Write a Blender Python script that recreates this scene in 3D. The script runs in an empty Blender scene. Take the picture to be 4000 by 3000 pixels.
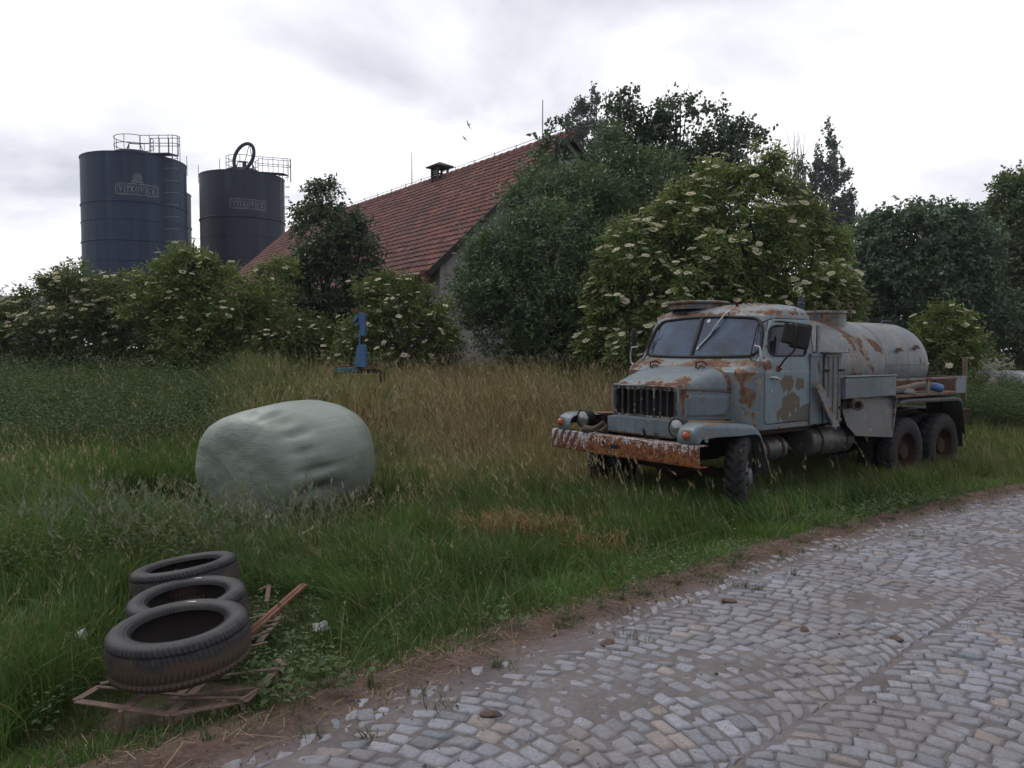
import bpy, bmesh, math, random
import numpy as np
from mathutils import Vector, Matrix
R = math.radians
SC = bpy.context.scene
COL = SC.collection
rng = np.random.default_rng(7)
random.seed(7)

# ------------------------------------------------------------------ camera
EYE, FPX, PITCH = 1.68, 3004.0, math.atan(130/3004.0)
cd = bpy.data.cameras.new('camera'); cam = bpy.data.objects.new('camera', cd); COL.objects.link(cam)
cam.location = (0, 0, EYE); cam.rotation_euler = (math.pi/2-PITCH, 0, 0)
cd.sensor_width = 36; cd.lens = 36*FPX/4000; cd.clip_start = .05; cd.clip_end = 3000
SC.camera = cam
# ------------------------------------------------------------------ light
SUN_EL, SUN_AZ = R(56), R(-55)          # azimuth from +Y, towards -X (ahead and left)
w = bpy.data.worlds.new('World'); SC.world = w; w.use_nodes = True
nt = w.node_tree; nt.nodes.clear()
def _n(t, **k):
    n = nt.nodes.new(t)
    for a, b in k.items(): setattr(n, a, b)
    return n
def _l(a, b): nt.links.new(a, b)
out = _n('ShaderNodeOutputWorld')
sky = _n('ShaderNodeTexSky', sky_type='NISHITA', sun_disc=False, sun_elevation=SUN_EL, sun_rotation=SUN_AZ)
bg1 = _n('ShaderNodeBackground'); bg1.inputs[1].default_value = .07; _l(sky.outputs[0], bg1.inputs[0])
tc = _n('ShaderNodeTexCoord'); sep = _n('ShaderNodeSeparateXYZ'); _l(tc.outputs['Generated'], sep.inputs[0])
def wm(op, a, b=None, c=None):
    n = _n('ShaderNodeMath', operation=op)
    for i, v in enumerate((a, b, c)):
        if v is None: continue
        if isinstance(v, (int, float)): n.inputs[i].default_value = v
        else: _l(v, n.inputs[i])
    return n.outputs[0]
zz = wm('ADD', wm('MAXIMUM', sep.outputs[2], 0.0), .32)
comb = _n('ShaderNodeCombineXYZ'); _l(wm('DIVIDE', sep.outputs[0], zz), comb.inputs[0]); _l(wm('DIVIDE', sep.outputs[1], zz), comb.inputs[1])
mp = _n('ShaderNodeMapping'); mp.inputs['Location'].default_value = (3.1, 1.7, 0); mp.inputs['Scale'].default_value = (1.0, 1.25, 1); _l(comb.outputs[0], mp.inputs[0])
cn = _n('ShaderNodeTexNoise'); cn.inputs['Scale'].default_value = 1.45; cn.inputs['Detail'].default_value = 7; cn.inputs['Roughness'].default_value = .52; cn.inputs['Distortion'].default_value = .35
_l(mp.outputs[0], cn.inputs['Vector'])
cr = _n('ShaderNodeValToRGB'); _l(cn.outputs[0], cr.inputs[0])
e = cr.color_ramp.elements
e[0].position = .345; e[0].color = (.56, .57, .635, 1)
e[1].position = .585; e[1].color = (1.0, .99, 1.02, 1)
x = cr.color_ramp.elements.new(.475); x.color = (.83, .83, .88, 1)
# the cloud deck is thinner ahead than behind the camera
ahead = wm('MULTIPLY_ADD', sep.outputs[1], .30, 1.02)
bg2 = _n('ShaderNodeBackground'); _l(cr.outputs[0], bg2.inputs[0]); _l(ahead, bg2.inputs[1])
mx = _n('ShaderNodeMixShader'); mx.inputs[0].default_value = .9
_l(bg1.outputs[0], mx.inputs[1]); _l(bg2.outputs[0], mx.inputs[2]); _l(mx.outputs[0], out.inputs[0])
sl = bpy.data.lights.new('sun', 'SUN'); sl.energy = 1.25; sl.angle = R(24); sl.color = (1, .97, .93)
so = bpy.data.objects.new('sun', sl); COL.objects.link(so)
sd = Vector((math.sin(SUN_AZ)*math.cos(SUN_EL), math.cos(SUN_AZ)*math.cos(SUN_EL), math.sin(SUN_EL)))
so.rotation_euler = (-sd).to_track_quat('-Z', 'Y').to_euler()
vs = SC.view_settings; SC.display_settings.display_device = 'sRGB'
vs.view_transform = 'Standard'; vs.look = 'None'; vs.exposure = 0.0; vs.gamma = 1; vs.use_curve_mapping = False
SC.render.engine = 'CYCLES'
cy = SC.cycles; cy.max_bounces = 6; cy.diffuse_bounces = 3; cy.glossy_bounces = 2; cy.transmission_bounces = 4; cy.transparent_max_bounces = 8
cy.use_denoising = True; cy.caustics_reflective = False; cy.caustics_refractive = False

# ------------------------------------------------------------------ helpers
CF, SF = math.cos(PITCH), math.sin(PITCH)
def ray(px, py):
    a, b = (px-2000)/FPX, (1500-py)/FPX
    return np.array([a, CF+SF*b, -SF+CF*b])
def at(px, py, Y):                      # where the view ray of a photo point passes at ground distance Y
    r = ray(px, py); return np.array([0, 0, EYE])+r*(Y/r[1])
def onz(px, py, z):
    r = ray(px, py); return np.array([0, 0, EYE])+r*((z-EYE)/r[2])

def tag(o, label=None, cat=None, group=None, kind=None):
    if label: o['label'] = label
    if cat: o['category'] = cat
    if group: o['group'] = group
    if kind: o['kind'] = kind
    return o
def empty(name, loc=(0, 0, 0), rz=0, label=None, cat=None, group=None):
    o = bpy.data.objects.new(name, None); COL.objects.link(o); o.location = loc; o.rotation_euler = (0, 0, rz)
    o.empty_display_size = .2
    return tag(o, label, cat, group)
def link(name, me, mat=None, parent=None, loc=None, rot=None):
    o = bpy.data.objects.new(name, me); COL.objects.link(o)
    if mat is not None and len(me.materials) == 0: me.materials.append(mat)
    if parent: o.parent = parent
    if loc is not None: o.location = loc
    if rot is not None: o.rotation_euler = rot
    return o
def copy_tree(o, parent=None):
    c = o.copy(); COL.objects.link(c)
    if parent: c.parent = parent
    for ch in list(o.children): copy_tree(ch, c)
    return c
def npmesh(name, V, F, smooth=True, attrs=None):
    """V (n,3); F (m,k) one face size; attrs: name -> (n,) or (n,3) per vertex"""
    V = np.ascontiguousarray(V, np.float32); F = np.ascontiguousarray(F, np.int32)
    me = bpy.data.meshes.new(name); n, (m, k) = len(V), F.shape
    me.vertices.add(n); me.vertices.foreach_set('co', V.ravel())
    me.loops.add(m*k); me.loops.foreach_set('vertex_index', F.ravel())
    me.polygons.add(m); me.polygons.foreach_set('loop_start', np.arange(0, m*k, k, dtype=np.int32))
    me.polygons.foreach_set('use_smooth', np.full(m, smooth, bool))
    for a, v in (attrs or {}).items():
        v = np.asarray(v, np.float32)
        if v.ndim == 1:
            at_ = me.attributes.new(a, 'FLOAT', 'POINT'); at_.data.foreach_set('value', v)
        else:
            at_ = me.attributes.new(a, 'FLOAT_COLOR', 'POINT')
            at_.data.foreach_set('color', np.concatenate([v, np.ones((n, 1), np.float32)], 1).ravel())
    me.update(calc_edges=True); me.validate(verbose=False)
    return me

class MB:
    """collects simple shapes into ONE mesh"""
    def __init__(s): s.v = []; s.f = []
    def add(s, V, F):
        b = len(s.v); s.v += [tuple(map(float, p)) for p in V]; s.f += [tuple(i+b for i in f) for f in F]; return s
    def box(s, c, d, rz=0, M=None):
        x, y, z = d[0]/2, d[1]/2, d[2]/2
        P = [Vector((i*x, j*y, k*z)) for k in (-1, 1) for j in (-1, 1) for i in (-1, 1)]
        m = M if M is not None else Matrix.Rotation(rz, 3, 'Z')
        P = [m @ p+Vector(c) for p in P]
        return s.add(P, [(0, 2, 3, 1), (4, 5, 7, 6), (0, 1, 5, 4), (2, 6, 7, 3), (0, 4, 6, 2), (1, 3, 7, 5)])
    def bar(s, a, b, w, t, up=(0, 0, 1)):
        """flat bar from a to b, w wide across, t thick along up"""
        a, b = Vector(a), Vector(b); d = b-a; L = d.length; d.normalize()
        u = Vector(up); sx = d.cross(u)
        if sx.length < 1e-4: sx = d.cross(Vector((1, 0, 0)))
        sx.normalize(); u = sx.cross(d).normalized()
        m = Matrix((sx, d, u)).transposed()
        return s.box((a+b)/2, (w, L, t), M=m)
    def tube(s, pts, r, n=8, closed=False, cap=True):
        P = [Vector(p) for p in pts]; N = len(P); rr = r if isinstance(r, (list, tuple)) else [r]*N
        b = len(s.v); ref = None
        for i, p in enumerate(P):
            if closed: t = P[(i+1) % N]-P[i-1]
            else: t = P[min(i+1, N-1)]-P[max(i-1, 0)]
            t.normalize()
            if ref is None: ref = Vector((0, 0, 1)) if abs(t.z) < .9 else Vector((1, 0, 0))
            x = (ref-t*ref.dot(t)); x.normalize(); ref = x; y = t.cross(x)
            for k in range(n):
                a = 2*math.pi*k/n; s.v.append(tuple(p+(x*math.cos(a)+y*math.sin(a))*rr[i]))
        for i in range(N if closed else N-1):
            j = (i+1) % N
            for k in range(n):
                s.f.append((b+i*n+k, b+i*n+(k+1) % n, b+j*n+(k+1) % n, b+j*n+k))
        if cap and not closed:
            s.f.append(tuple(b+k for k in range(n))[::-1]); s.f.append(tuple(b+(N-1)*n+k for k in range(n)))
        return s
    def lathe(s, prof, c=(0, 0, 0), axis='Z', n=32, a0=0, a1=2*math.pi, M=None):
        """prof: (radius, height) pairs"""
        b = len(s.v); full = abs(a1-a0-2*math.pi) < 1e-6; cols = n if full else n+1
        for (r_, h) in prof:
            for k in range(cols):
                a = a0+(a1-a0)*k/n; p = Vector((r_*math.cos(a), r_*math.sin(a), h))
                if axis == 'X': p = Vector((p.z, p.x, p.y))
                elif axis == 'Y': p = Vector((p.y, p.z, p.x))
                if M is not None: p = M @ p
                s.v.append(tuple(p+Vector(c)))
        for i in range(len(prof)-1):
            for k in range(n if full else n):
                k2 = (k+1) % cols
                s.f.append((b+i*cols+k, b+i*cols+k2, b+(i+1)*cols+k2, b+(i+1)*cols+k))
        return s
    def cyl(s, a, b, r, n=20):
        return s.tube([a, b], r, n)
    def sheet(s, poly, thick, nrm):
        """polygon extruded by thick along nrm"""
        n = len(poly); o = Vector(nrm)*thick
        A = [Vector(p) for p in poly]; B = [p+o for p in A]
        F = [tuple(range(n))[::-1], tuple(range(n, 2*n))]+[(i, (i+1) % n, n+(i+1) % n, n+i) for i in range(n)]
        return s.add(A+B, F)
    def grid(s, fn, nu, nv):
        b = len(s.v)
        for j in range(nv+1):
            for i in range(nu+1): s.v.append(tuple(map(float, fn(i/nu, j/nv))))
        for j in range(nv):
            for i in range(nu):
                q = b+j*(nu+1)+i; s.f.append((q, q+1, q+nu+2, q+nu+1))
        return s
    def build(s, name, mat=None, parent=None, smooth=None, bevel=0, solid=0, sub=0, attrs=None, loc=None, rot=None, fix=True, seg=2):
        me = bpy.data.meshes.new(name); me.from_pydata(s.v, [], s.f)
        if fix or True:
            bm = bmesh.new(); bm.from_mesh(me); bmesh.ops.recalc_face_normals(bm, faces=bm.faces); bm.to_mesh(me); bm.free()
        for a, v in (attrs or {}).items():
            t = me.attributes.new(a, 'FLOAT', 'POINT'); t.data.foreach_set('value', np.asarray(v, np.float32))
        o = link(name, me, mat, parent, loc, rot)
        if solid:
            m = o.modifiers.new('solid', 'SOLIDIFY'); m.thickness = abs(solid); m.offset = -1 if solid > 0 else 1
        if bevel:
            m = o.modifiers.new('bevel', 'BEVEL'); m.width = bevel; m.segments = seg; m.limit_method = 'ANGLE'; m.angle_limit = R(35)
        if sub:
            m = o.modifiers.new('sub', 'SUBSURF'); m.levels = m.render_levels = sub
        if smooth is None: smooth = True
        if smooth:
            me.polygons.foreach_set('use_smooth', np.ones(len(me.polygons), bool))
            try: me.set_sharp_from_angle(angle=R(38))
            except Exception: pass
        return o

# value noise in numpy
_tab = np.random.default_rng(3).random((256, 256)).astype(np.float32)
def vnoise(x, y, seed=0):
    x = np.asarray(x, float)+seed*17.3+500; y = np.asarray(y, float)+seed*9.1+500
    xi = np.floor(x).astype(int); yi = np.floor(y).astype(int); fx = x-xi; fy = y-yi
    fx = fx*fx*(3-2*fx); fy = fy*fy*(3-2*fy)
    g = lambda a, b: _tab[a & 255, b & 255]
    return (g(xi, yi)*(1-fx)+g(xi+1, yi)*fx)*(1-fy)+(g(xi, yi+1)*(1-fx)+g(xi+1, yi+1)*fx)*fy
def fbm(x, y, seed=0, o=4):
    t = 0; a = .5; n = 0
    for k in range(o):
        t = t+a*vnoise(np.asarray(x)*2**k, np.asarray(y)*2**k, seed+k*3); n += a; a *= .5
    return t/n
def sst(a, b, x):
    t = np.clip((np.asarray(x, float)-a)/(b-a), 0, 1); return t*t*(3-2*t)

# ------------------------------------------------------------------ materials
class Mat:
    def __init__(s, name):
        s.m = bpy.data.materials.new(name); s.m.use_nodes = True; s.t = s.m.node_tree
        s.b = s.t.nodes['Principled BSDF']; s.o = s.t.nodes['Material Output']
        s.tc = s.t.nodes.new('ShaderNodeTexCoord'); s.obj = s.tc.outputs['Object']
    def put(s, v, sock):
        if hasattr(v, 'links') or isinstance(v, bpy.types.NodeSocket): s.t.links.new(v, sock)
        elif isinstance(v, (tuple, list)) and sock.type == 'RGBA': sock.default_value = tuple(v)+((1,) if len(v) == 3 else ())
        else: sock.default_value = v
    def node(s, t, ins=None, **k):
        n = s.t.nodes.new(t)
        for a, b in k.items(): setattr(n, a, b)
        for a, b in (ins or {}).items(): s.put(b, n.inputs[a])
        return n
    def map(s, scale=(1, 1, 1), rot=(0, 0, 0), loc=(0, 0, 0), v=None):
        return s.node('ShaderNodeMapping', {0: v or s.obj, 'Scale': scale, 'Rotation': rot, 'Location': loc}).outputs[0]
    def noise(s, scale, detail=4, rough=.55, dist=0, v=None, col=False):
        n = s.node('ShaderNodeTexNoise', {'Vector': v or s.obj, 'Scale': scale, 'Detail': detail, 'Roughness': rough, 'Distortion': dist})
        return n.outputs[1 if col else 0]
    def voro(s, scale, feature='F1', v=None, out=0, rnd=1):
        n = s.node('ShaderNodeTexVoronoi', {'Vector': v or s.obj, 'Scale': scale, 'Randomness': rnd}, feature=feature); return n.outputs[out]
    def math(s, op, a, b=0.0, c=0.0):
        return s.node('ShaderNodeMath', {0: a, 1: b, 2: c}, operation=op).outputs[0]
    def ss(s, a, b, x):
        return s.node('ShaderNodeMapRange', {0: x, 1: a, 2: b, 3: 0.0, 4: 1.0}, interpolation_type='SMOOTHSTEP').outputs[0]
    def ramp(s, f, *els):
        n = s.node('ShaderNodeValToRGB', {0: f}); el = n.color_ramp.elements
        for i, (p, c) in enumerate(els):
            q = el[i] if i < 2 else el.new(p)
            q.position = p; q.color = tuple(c)+(1,)
        return n.outputs[0]
    def mix(s, f, a, b, mode='MIX'):
        n = s.node('ShaderNodeMix', data_type='RGBA', blend_type=mode)
        s.put(f, n.inputs[0]); s.put(a, n.inputs[6]); s.put(b, n.inputs[7]); return n.outputs[2]
    def attr(s, name, fac=False):
        return s.node('ShaderNodeAttribute', attribute_name=name).outputs[2 if fac else 0]
    def sep(s, v=None):
        return s.node('ShaderNodeSeparateXYZ', {0: v or s.obj}).outputs
    def bump(s, h, strength=.3, dist=.01):
        n = s.node('ShaderNodeBump', {'Height': h, 'Strength': strength, 'Distance': dist}); s.t.links.new(n.outputs[0], s.b.inputs['Normal']); return s
    def set(s, **k):
        names = dict(color='Base Color', rough='Roughness', metal='Metallic', spec='Specular IOR Level', coat='Coat Weight')
        for a, v in k.items(): s.put(v, s.b.inputs[names.get(a, a)])
        return s

def leaf_mat(name, trans=.3, spec=.35, rough=.5):
    m = Mat(name); c = m.attr('Col')
    m.set(color=c, rough=rough, spec=spec)
    tr = m.node('ShaderNodeBsdfTranslucent', {0: m.mix(.5, c, (.14, .2, .03))})
    mx = m.node('ShaderNodeMixShader', {0: trans}); m.t.links.new(m.b.outputs[0], mx.inputs[1]); m.t.links.new(tr.outputs[0], mx.inputs[2])
    m.t.links.new(mx.outputs[0], m.o.inputs[0]); return m.m
def plain(name, color, rough=.6, metal=0, nscale=20, var=.25, bump=.2, spec=.4):
    m = Mat(name); n = m.noise(nscale, 6, .6); n2 = m.noise(nscale*.13, 3)
    f = m.math('ADD', m.math('MULTIPLY', n, .6), m.math('MULTIPLY', n2, .4))
    m.set(color=m.ramp(f, (.3, tuple(c*(1-var) for c in color)), (.7, tuple(min(1, c*(1+var)) for c in color))), rough=rough, metal=metal, spec=spec)
    if bump: m.bump(n, bump, .004)
    return m.m
# ------------------------------------------------------------------ material library
PAINT = (.150, .196, .230)
def paint_mat(name, base=PAINT, bias=0.0, seed=0., primer=True, dirt=.6):
    """old pale blue lorry paint; 'wear' (0..1 per vertex) says where it has come off"""
    m = Mat(name); v = m.map(loc=(seed, seed*.7, seed*1.3))
    n1 = m.noise(2.6, 9, .62, .3, v); n2 = m.noise(11, 8, .65, .2, v); n3 = m.noise(70, 4, .6, 0, v); n4 = m.noise(17, 8, .7, .4, m.map(loc=(seed+3, 0, 5)))
    wear = m.attr('wear', True); st = m.noise(1, 5, .6, 0, m.map((16, 16, 1.3), loc=(seed, 0, 0)))
    f = m.math('ADD', m.math('MULTIPLY', n1, .5), m.math('MULTIPLY', n2, .5))
    f = m.math('MULTIPLY_ADD', m.math('SUBTRACT', f, .5), 1.5, .5)
    f = m.math('ADD', m.math('ADD', f, m.math('MULTIPLY', wear, .235)), bias)

    pc = m.mix(m.ss(.3, .75, m.noise(1.3, 4, .5, 0, v)), tuple(c*.78 for c in base), tuple(c*1.12 for c in base))
    pc = m.mix(m.math('MULTIPLY', m.ss(.42, .72, st), .42*dirt), pc, (.085, .075, .06))
    pc = m.mix(m.math('MULTIPLY', m.ss(.46, .66, n2), .45*dirt), pc, (.10, .09, .08))
    pc = m.mix(m.math('MULTIPLY', m.ss(.48, .62, m.noise(4.5, 6, .65, .5, v)), .35*dirt), pc, (.115, .10, .088))
    pc = m.mix(m.math('MULTIPLY', m.ss(.50, .66, m.noise(1.9, 7, .62, .6, m.map((1, 1, .7), loc=(seed+9, 2, 1)))), .5*dirt), pc, (.075, .068, .062))
    pc = m.mix(m.math('MULTIPLY', m.ss(.60, .66, n3), .25), pc, (.25, .3, .33))
    pr = m.mix(m.ss(.4, .62, n2), (.105, .075, .042), (.24, .225, .17))
    ru = m.ramp(n4, (.32, (.05, .025, .018)), (.46, (.105, .046, .031)), (.54, (.140, .064, .042)), (.62, (.125, .090, .066)), (.7, (.085, .05, .038)))
    f = m.math('MULTIPLY_ADD', m.math('SUBTRACT', st, .5), .16, f)
    a = m.ss(.615, .66, f); b = m.ss(.66, .72, f)
    c = m.mix(a, pc, pr) if primer else pc
    c = m.mix(b, c, ru)
    # thin rust rims round the flakes and speckle
    sp = m.math('MULTIPLY', m.ss(.64, .68, m.noise(26, 6, .7, 0, v)), m.ss(.50, .60, f))
    c = m.mix(sp, c, (.09, .035, .02))
    m.set(color=c, rough=m.math('ADD', .42, m.math('MULTIPLY', b, .42)), spec=.4)
    m.bump(m.math('ADD', m.math('MULTIPLY', a, -.5), m.math('MULTIPLY', n3, .25)), .35, .004)
    return m.m
def rust_mat(name, dark=1.0, orange=.5, cols=None):
    m = Mat(name); n1 = m.noise(9, 8, .65, .4); n2 = m.noise(45, 6, .65)
    f = m.math('ADD', m.math('MULTIPLY', n1, .65), m.math('MULTIPLY', n2, .35))
    k = dark
    cols = cols or ((.035*k, .020*k, .015*k), (.10*k, .048*k, .03*k), ((.1+.12*orange)*k, .07*k, .035*k), (.16*k, .12*k, .10*k))
    m.set(color=m.ramp(f, *zip((.3, .48, .6, .72), cols)), rough=.85, spec=.25) if True else None
    m.bump(n2, .5, .004); return m.m
def glass_mat(name, tint=(.6, .66, .7), refl=.05, haze=.0):
    m = Mat(name)
    tr = m.node('ShaderNodeBsdfTransparent', {0: tint}); gl = m.node('ShaderNodeBsdfGlossy', {0: (.85, .9, 1), 1: .03})
    fr = m.node('ShaderNodeFresnel', {0: 1.5})
    fac = m.math('ADD', m.math('MULTIPLY', fr.outputs[0], 1.0), refl)
    mx = m.node('ShaderNodeMixShader', {0: fac}); m.t.links.new(tr.outputs[0], mx.inputs[1]); m.t.links.new(gl.outputs[0], mx.inputs[2])
    last = mx.outputs[0]
    if haze:                                              # dust film on the pane, with the sky's blue reflection put into its colour
        df = m.node('ShaderNodeBsdfDiffuse', {0: (.14, .20, .31)})
        m2 = m.node('ShaderNodeMixShader', {0: m.math('MULTIPLY', m.ss(.2, .9, m.noise(3, 5)), haze)})
        m.t.links.new(last, m2.inputs[1]); m.t.links.new(df.outputs[0], m2.inputs[2]); last = m2.outputs[0]
    m.t.links.new(last, m.o.inputs[0]); return m.m
def rubber_mat(name, base=(.022, .022, .024), mud=.5, mudc=(.075, .052, .038)):
    m = Mat(name); n = m.noise(7, 7, .65, .3); n2 = m.noise(60, 4, .6)
    c = m.mix(m.ss(.3, .7, n2), tuple(b*.7 for b in base), tuple(b*1.5 for b in base))
    c = m.mix(m.math('MULTIPLY', m.ss(.52-.1*mud, .66, n), min(1, .9*mud+.2)), c, m.mix(n2, mudc, tuple(k*.55 for k in mudc)))
    m.set(color=c, rough=.72, spec=.35); m.bump(n2, .35, .003); return m.m

M_paint = paint_mat('lorry_paint'); M_paint_tank = paint_mat('tank_paint', (.138, .176, .203), .0, 4.2, dirt=1.3)
M_paint_box = paint_mat('box_paint', (.125, .178, .218), -.03, 8.8, dirt=1.0); M_paint_hood = paint_mat('hood_paint', (.146, .196, .230), -.03, 2.4)
M_dark_metal = rust_mat('dark_metal', .32, .1); M_rust = rust_mat('rusty_iron', 1.05, .6); M_rust_pale = rust_mat('weathered_iron', 1.0, .1, ((.055, .042, .038), (.125, .088, .074), (.18, .118, .09), (.24, .205, .19)))
M_black = plain('black_rubber_trim', (.012, .012, .013), .6, 0, 30, .3, .1)
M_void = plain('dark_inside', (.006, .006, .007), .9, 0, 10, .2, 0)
M_chrome = plain('dull_chrome', (.45, .45, .46), .35, 1, 40, .2, .05)
M_glass = glass_mat('windscreen_glass', (.35, .40, .46), .03, .75); M_glass_side = glass_mat('side_glass', (.25, .26, .28), .02, .15)
M_lens = plain('headlight_lens', (.26, .27, .28), .15, .6, 25, .3, .25, .6)
M_amber = plain('amber_lens', (.33, .06, .025), .3, 0, 25, .3, .1, .5)
M_tyre = rubber_mat('lorry_tyre_rubber', (.013, .013, .015), .2, (.045, .038, .032)); M_tyre_car = rubber_mat('car_tyre_rubber', (.026, .026, .029), .35, (.065, .045, .036))
M_hose = plain('ribbed_hose', (.13, .115, .10), .8, 0, 20, .3, .3); M_bluepl = plain('blue_plastic', (.04, .12, .30), .4, 0, 15, .2, .1)
M_seat = plain('seat_vinyl', (.03, .03, .035), .6, 0, 15, .3, .2)
def bumper_mat():
    m = Mat('bumper_flaking_paint'); x, y, z = m.sep()
    n1 = m.noise(5, 9, .68, .6); n2 = m.noise(15, 8, .68, .3); n3 = m.noise(42, 6, .65)
    ru = m.ramp(n2, (.33, (.04, .017, .012)), (.46, (.115, .036, .016)), (.56, (.20, .065, .02)), (.68, (.09, .038, .022)))
    orange = m.mix(n3, (.27, .105, .03), (.20, .085, .03))
    white = m.mix(n3, (.30, .32, .34), (.42, .43, .43))
    # slanting red stripes near the far end
    sl = m.math('ADD', m.math('MULTIPLY', x, 1.0), m.math('MULTIPLY', z, -.55))
    stripe = m.math('MULTIPLY', m.ss(.0, .12, m.math('SINE', m.math('MULTIPLY', sl, 52.0))), m.math('LESS_THAN', x, -.62))
    white = m.mix(stripe, white, (.11, .04, .035))
    g1 = m.ss(.46, .50, m.math('ADD', m.math('ADD', m.math('MULTIPLY', n1, .6), m.math('MULTIPLY', n2, .4)), m.math('MULTIPLY', m.math('SUBTRACT', .76, z), .5)))
    c = m.mix(m.ss(.50, .53, m.math('ADD', m.math('MULTIPLY', n1, .5), m.math('MULTIPLY', n3, .5))), ru, orange)
    nst = m.noise(1, 6, .66, .4, m.map((17, 17, 6)))
    fl = m.math('ADD', m.math('ADD', m.math('MULTIPLY', m.math('ADD', m.math('MULTIPLY', n2, .45), m.math('MULTIPLY', nst, .55)), .62), m.math('MULTIPLY', n3, .38)), m.math('MULTIPLY', m.math('SUBTRACT', z, .785), .38))
    fl = m.math('ADD', fl, m.math('MULTIPLY', m.math('LESS_THAN', x, -.5), .05))
    c = m.mix(m.ss(.535, .55, fl), c, white)
    c = m.mix(m.ss(.535, .58, m.noise(20, 8, .72, .6)), c, m.mix(n3, (.04, .018, .013), (.10, .04, .022)))
    m.set(color=c, rough=.75, spec=.3); m.bump(m.math('ADD', fl, m.math('MULTIPLY', n3, .5)), .4, .004); return m.m
M_bumper = bumper_mat()
def grille_mat():
    m = Mat('grille_chipped_black'); n2 = m.noise(17, 8, .66, .3); x, y, z = m.sep()
    e = m.math('ADD', n2, m.math('MULTIPLY', m.math('ABSOLUTE', m.math('SUBTRACT', z, 1.27)), .42))
    c = m.mix(m.ss(.60, .615, e), (.012, .013, .015), m.mix(m.noise(30, 5), (.30, .31, .31), (.16, .07, .035)))
    m.set(color=c, rough=.6); return m.m
M_grille = grille_mat()
# ------------------------------------------------------------------ terrain
_E = np.array([(-9, -5.2), (-6, -1.9), (-3.6, .6), (-1.17, 3.11), (.146, 4.39), (2.72, 6.75), (6.0, 9.1), (11, 12.3), (20, 17.2), (40, 27)])
def _smooth(P):
    for _ in range(4):
        Q = [P[0]]
        for a, b in zip(P[:-1], P[1:]): Q += [a*.75+b*.25, a*.25+b*.75]
        Q.append(P[-1]); P = np.array(Q)
    return P
EDGE = _smooth(_E)
def edge_d(x, y):
    """signed distance to the edge of the paving, + on the meadow side"""
    x = np.asarray(x, float).ravel(); y = np.asarray(y, float).ravel()
    A, B = EDGE[:-1], EDGE[1:]; best = np.full(len(x), 1e9); sg = np.zeros(len(x))
    for a, b in zip(A, B):
        d = b-a; t = np.clip(((x-a[0])*d[0]+(y-a[1])*d[1])/(d@d), 0, 1)
        px, py = x-a[0]-t*d[0], y-a[1]-t*d[1]; q = px*px+py*py
        k = q < best; best[k] = q[k]; sg[k] = np.sign(d[0]*py-d[1]*px)[k]
    return np.sqrt(best)*np.where(sg == 0, 1, sg)
def H(x, y, d=None, fine=False):
    sh = np.shape(x); x = np.asarray(x, float).ravel(); y = np.asarray(y, float).ravel()
    if d is None: d = edge_d(x, y)
    z = -.18*sst(.1, 1.15, d)
    z = z+.72*sst(9.6, 16.5, y)*(1-sst(.5, 5.0, x-.25*(y-9)))*sst(.3, 2, d)
    z = z+.30*sst(15, 32, y)*sst(1, 6, x)
    if fine:
        near = 1-sst(14, 22, np.hypot(x, y))
        z = z-.0075*(d < .25)*near
        z = z+near*((fbm(x*3, y*3, 1)-.5)*.03*sst(-.2, .5, d)+(fbm(x*13, y*13, 2)-.5)*.022*sst(-.3, .3, d))
        # earth washed over the paving along its edge and in patches
        z = z+near*.009*np.exp(-(d/.22)**2)+near*.009*sst(.54, .72, fbm(x*1.1, y*1.1, 5))*(d < 0)
    return z.reshape(sh)
def axis(a, b, step, lo, hi, g=1.25):
    c = list(np.arange(a, b+1e-6, step)); s = step; v = b
    while v < hi: s *= g; v += s; c.append(v)
    s = step; v = a; L = []
    while v > lo: s *= g; v -= s; L.append(v)
    return np.array(L[::-1]+c)
xs = axis(-7, 10, .07, -900, 900, 1.22); ys = axis(1.2, 11, .06, -60, 1600, 1.18)
GX, GY = np.meshgrid(xs, ys); gd = edge_d(GX, GY); GZ = H(GX.ravel(), GY.ravel(), gd, True)
nx, ny = len(xs), len(ys); q = (np.arange(ny-1)[:, None]*nx+np.arange(nx-1)[None]).ravel()
mg = Mat('bare_earth'); dd = mg.attr('edge', True)
n1 = mg.noise(2.2, 8, .6); n2 = mg.noise(28, 7, .7, .5); n3 = mg.noise(130, 3, .6)
f = mg.math('ADD', mg.math('MULTIPLY', n1, .5), mg.math('MULTIPLY', n2, .5))
earth = mg.ramp(f, (.34, (.045, .030, .025)), (.5, (.090, .060, .048)), (.66, (.150, .112, .092)))
sand = mg.ramp(f, (.34, (.10, .088, .088)), (.5, (.152, .136, .138)), (.68, (.20, .184, .186)))
turf = mg.ramp(f, (.35, (.022, .026, .012)), (.65, (.055, .058, .025)))
c = mg.mix(mg.ss(-.25, .12, dd), sand, earth); c = mg.mix(mg.ss(.7, 1.3, dd), c, turf)
c = mg.mix(mg.math('MULTIPLY', mg.ss(.60, .66, n3), mg.ss(.1, .3, dd)), c, (.22, .17, .11))
mg.set(color=c, rough=.95, spec=.15); mg.bump(mg.math('ADD', n2, mg.math('MULTIPLY', n3, .5)), .7, .012)
ground = link('ground', npmesh('ground', np.stack([GX.ravel(), GY.ravel(), GZ], 1), np.stack([q, q+1, q+nx+1, q+nx], 1), True, {'edge': gd}), mg.m)
tag(ground, kind='structure')

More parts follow.
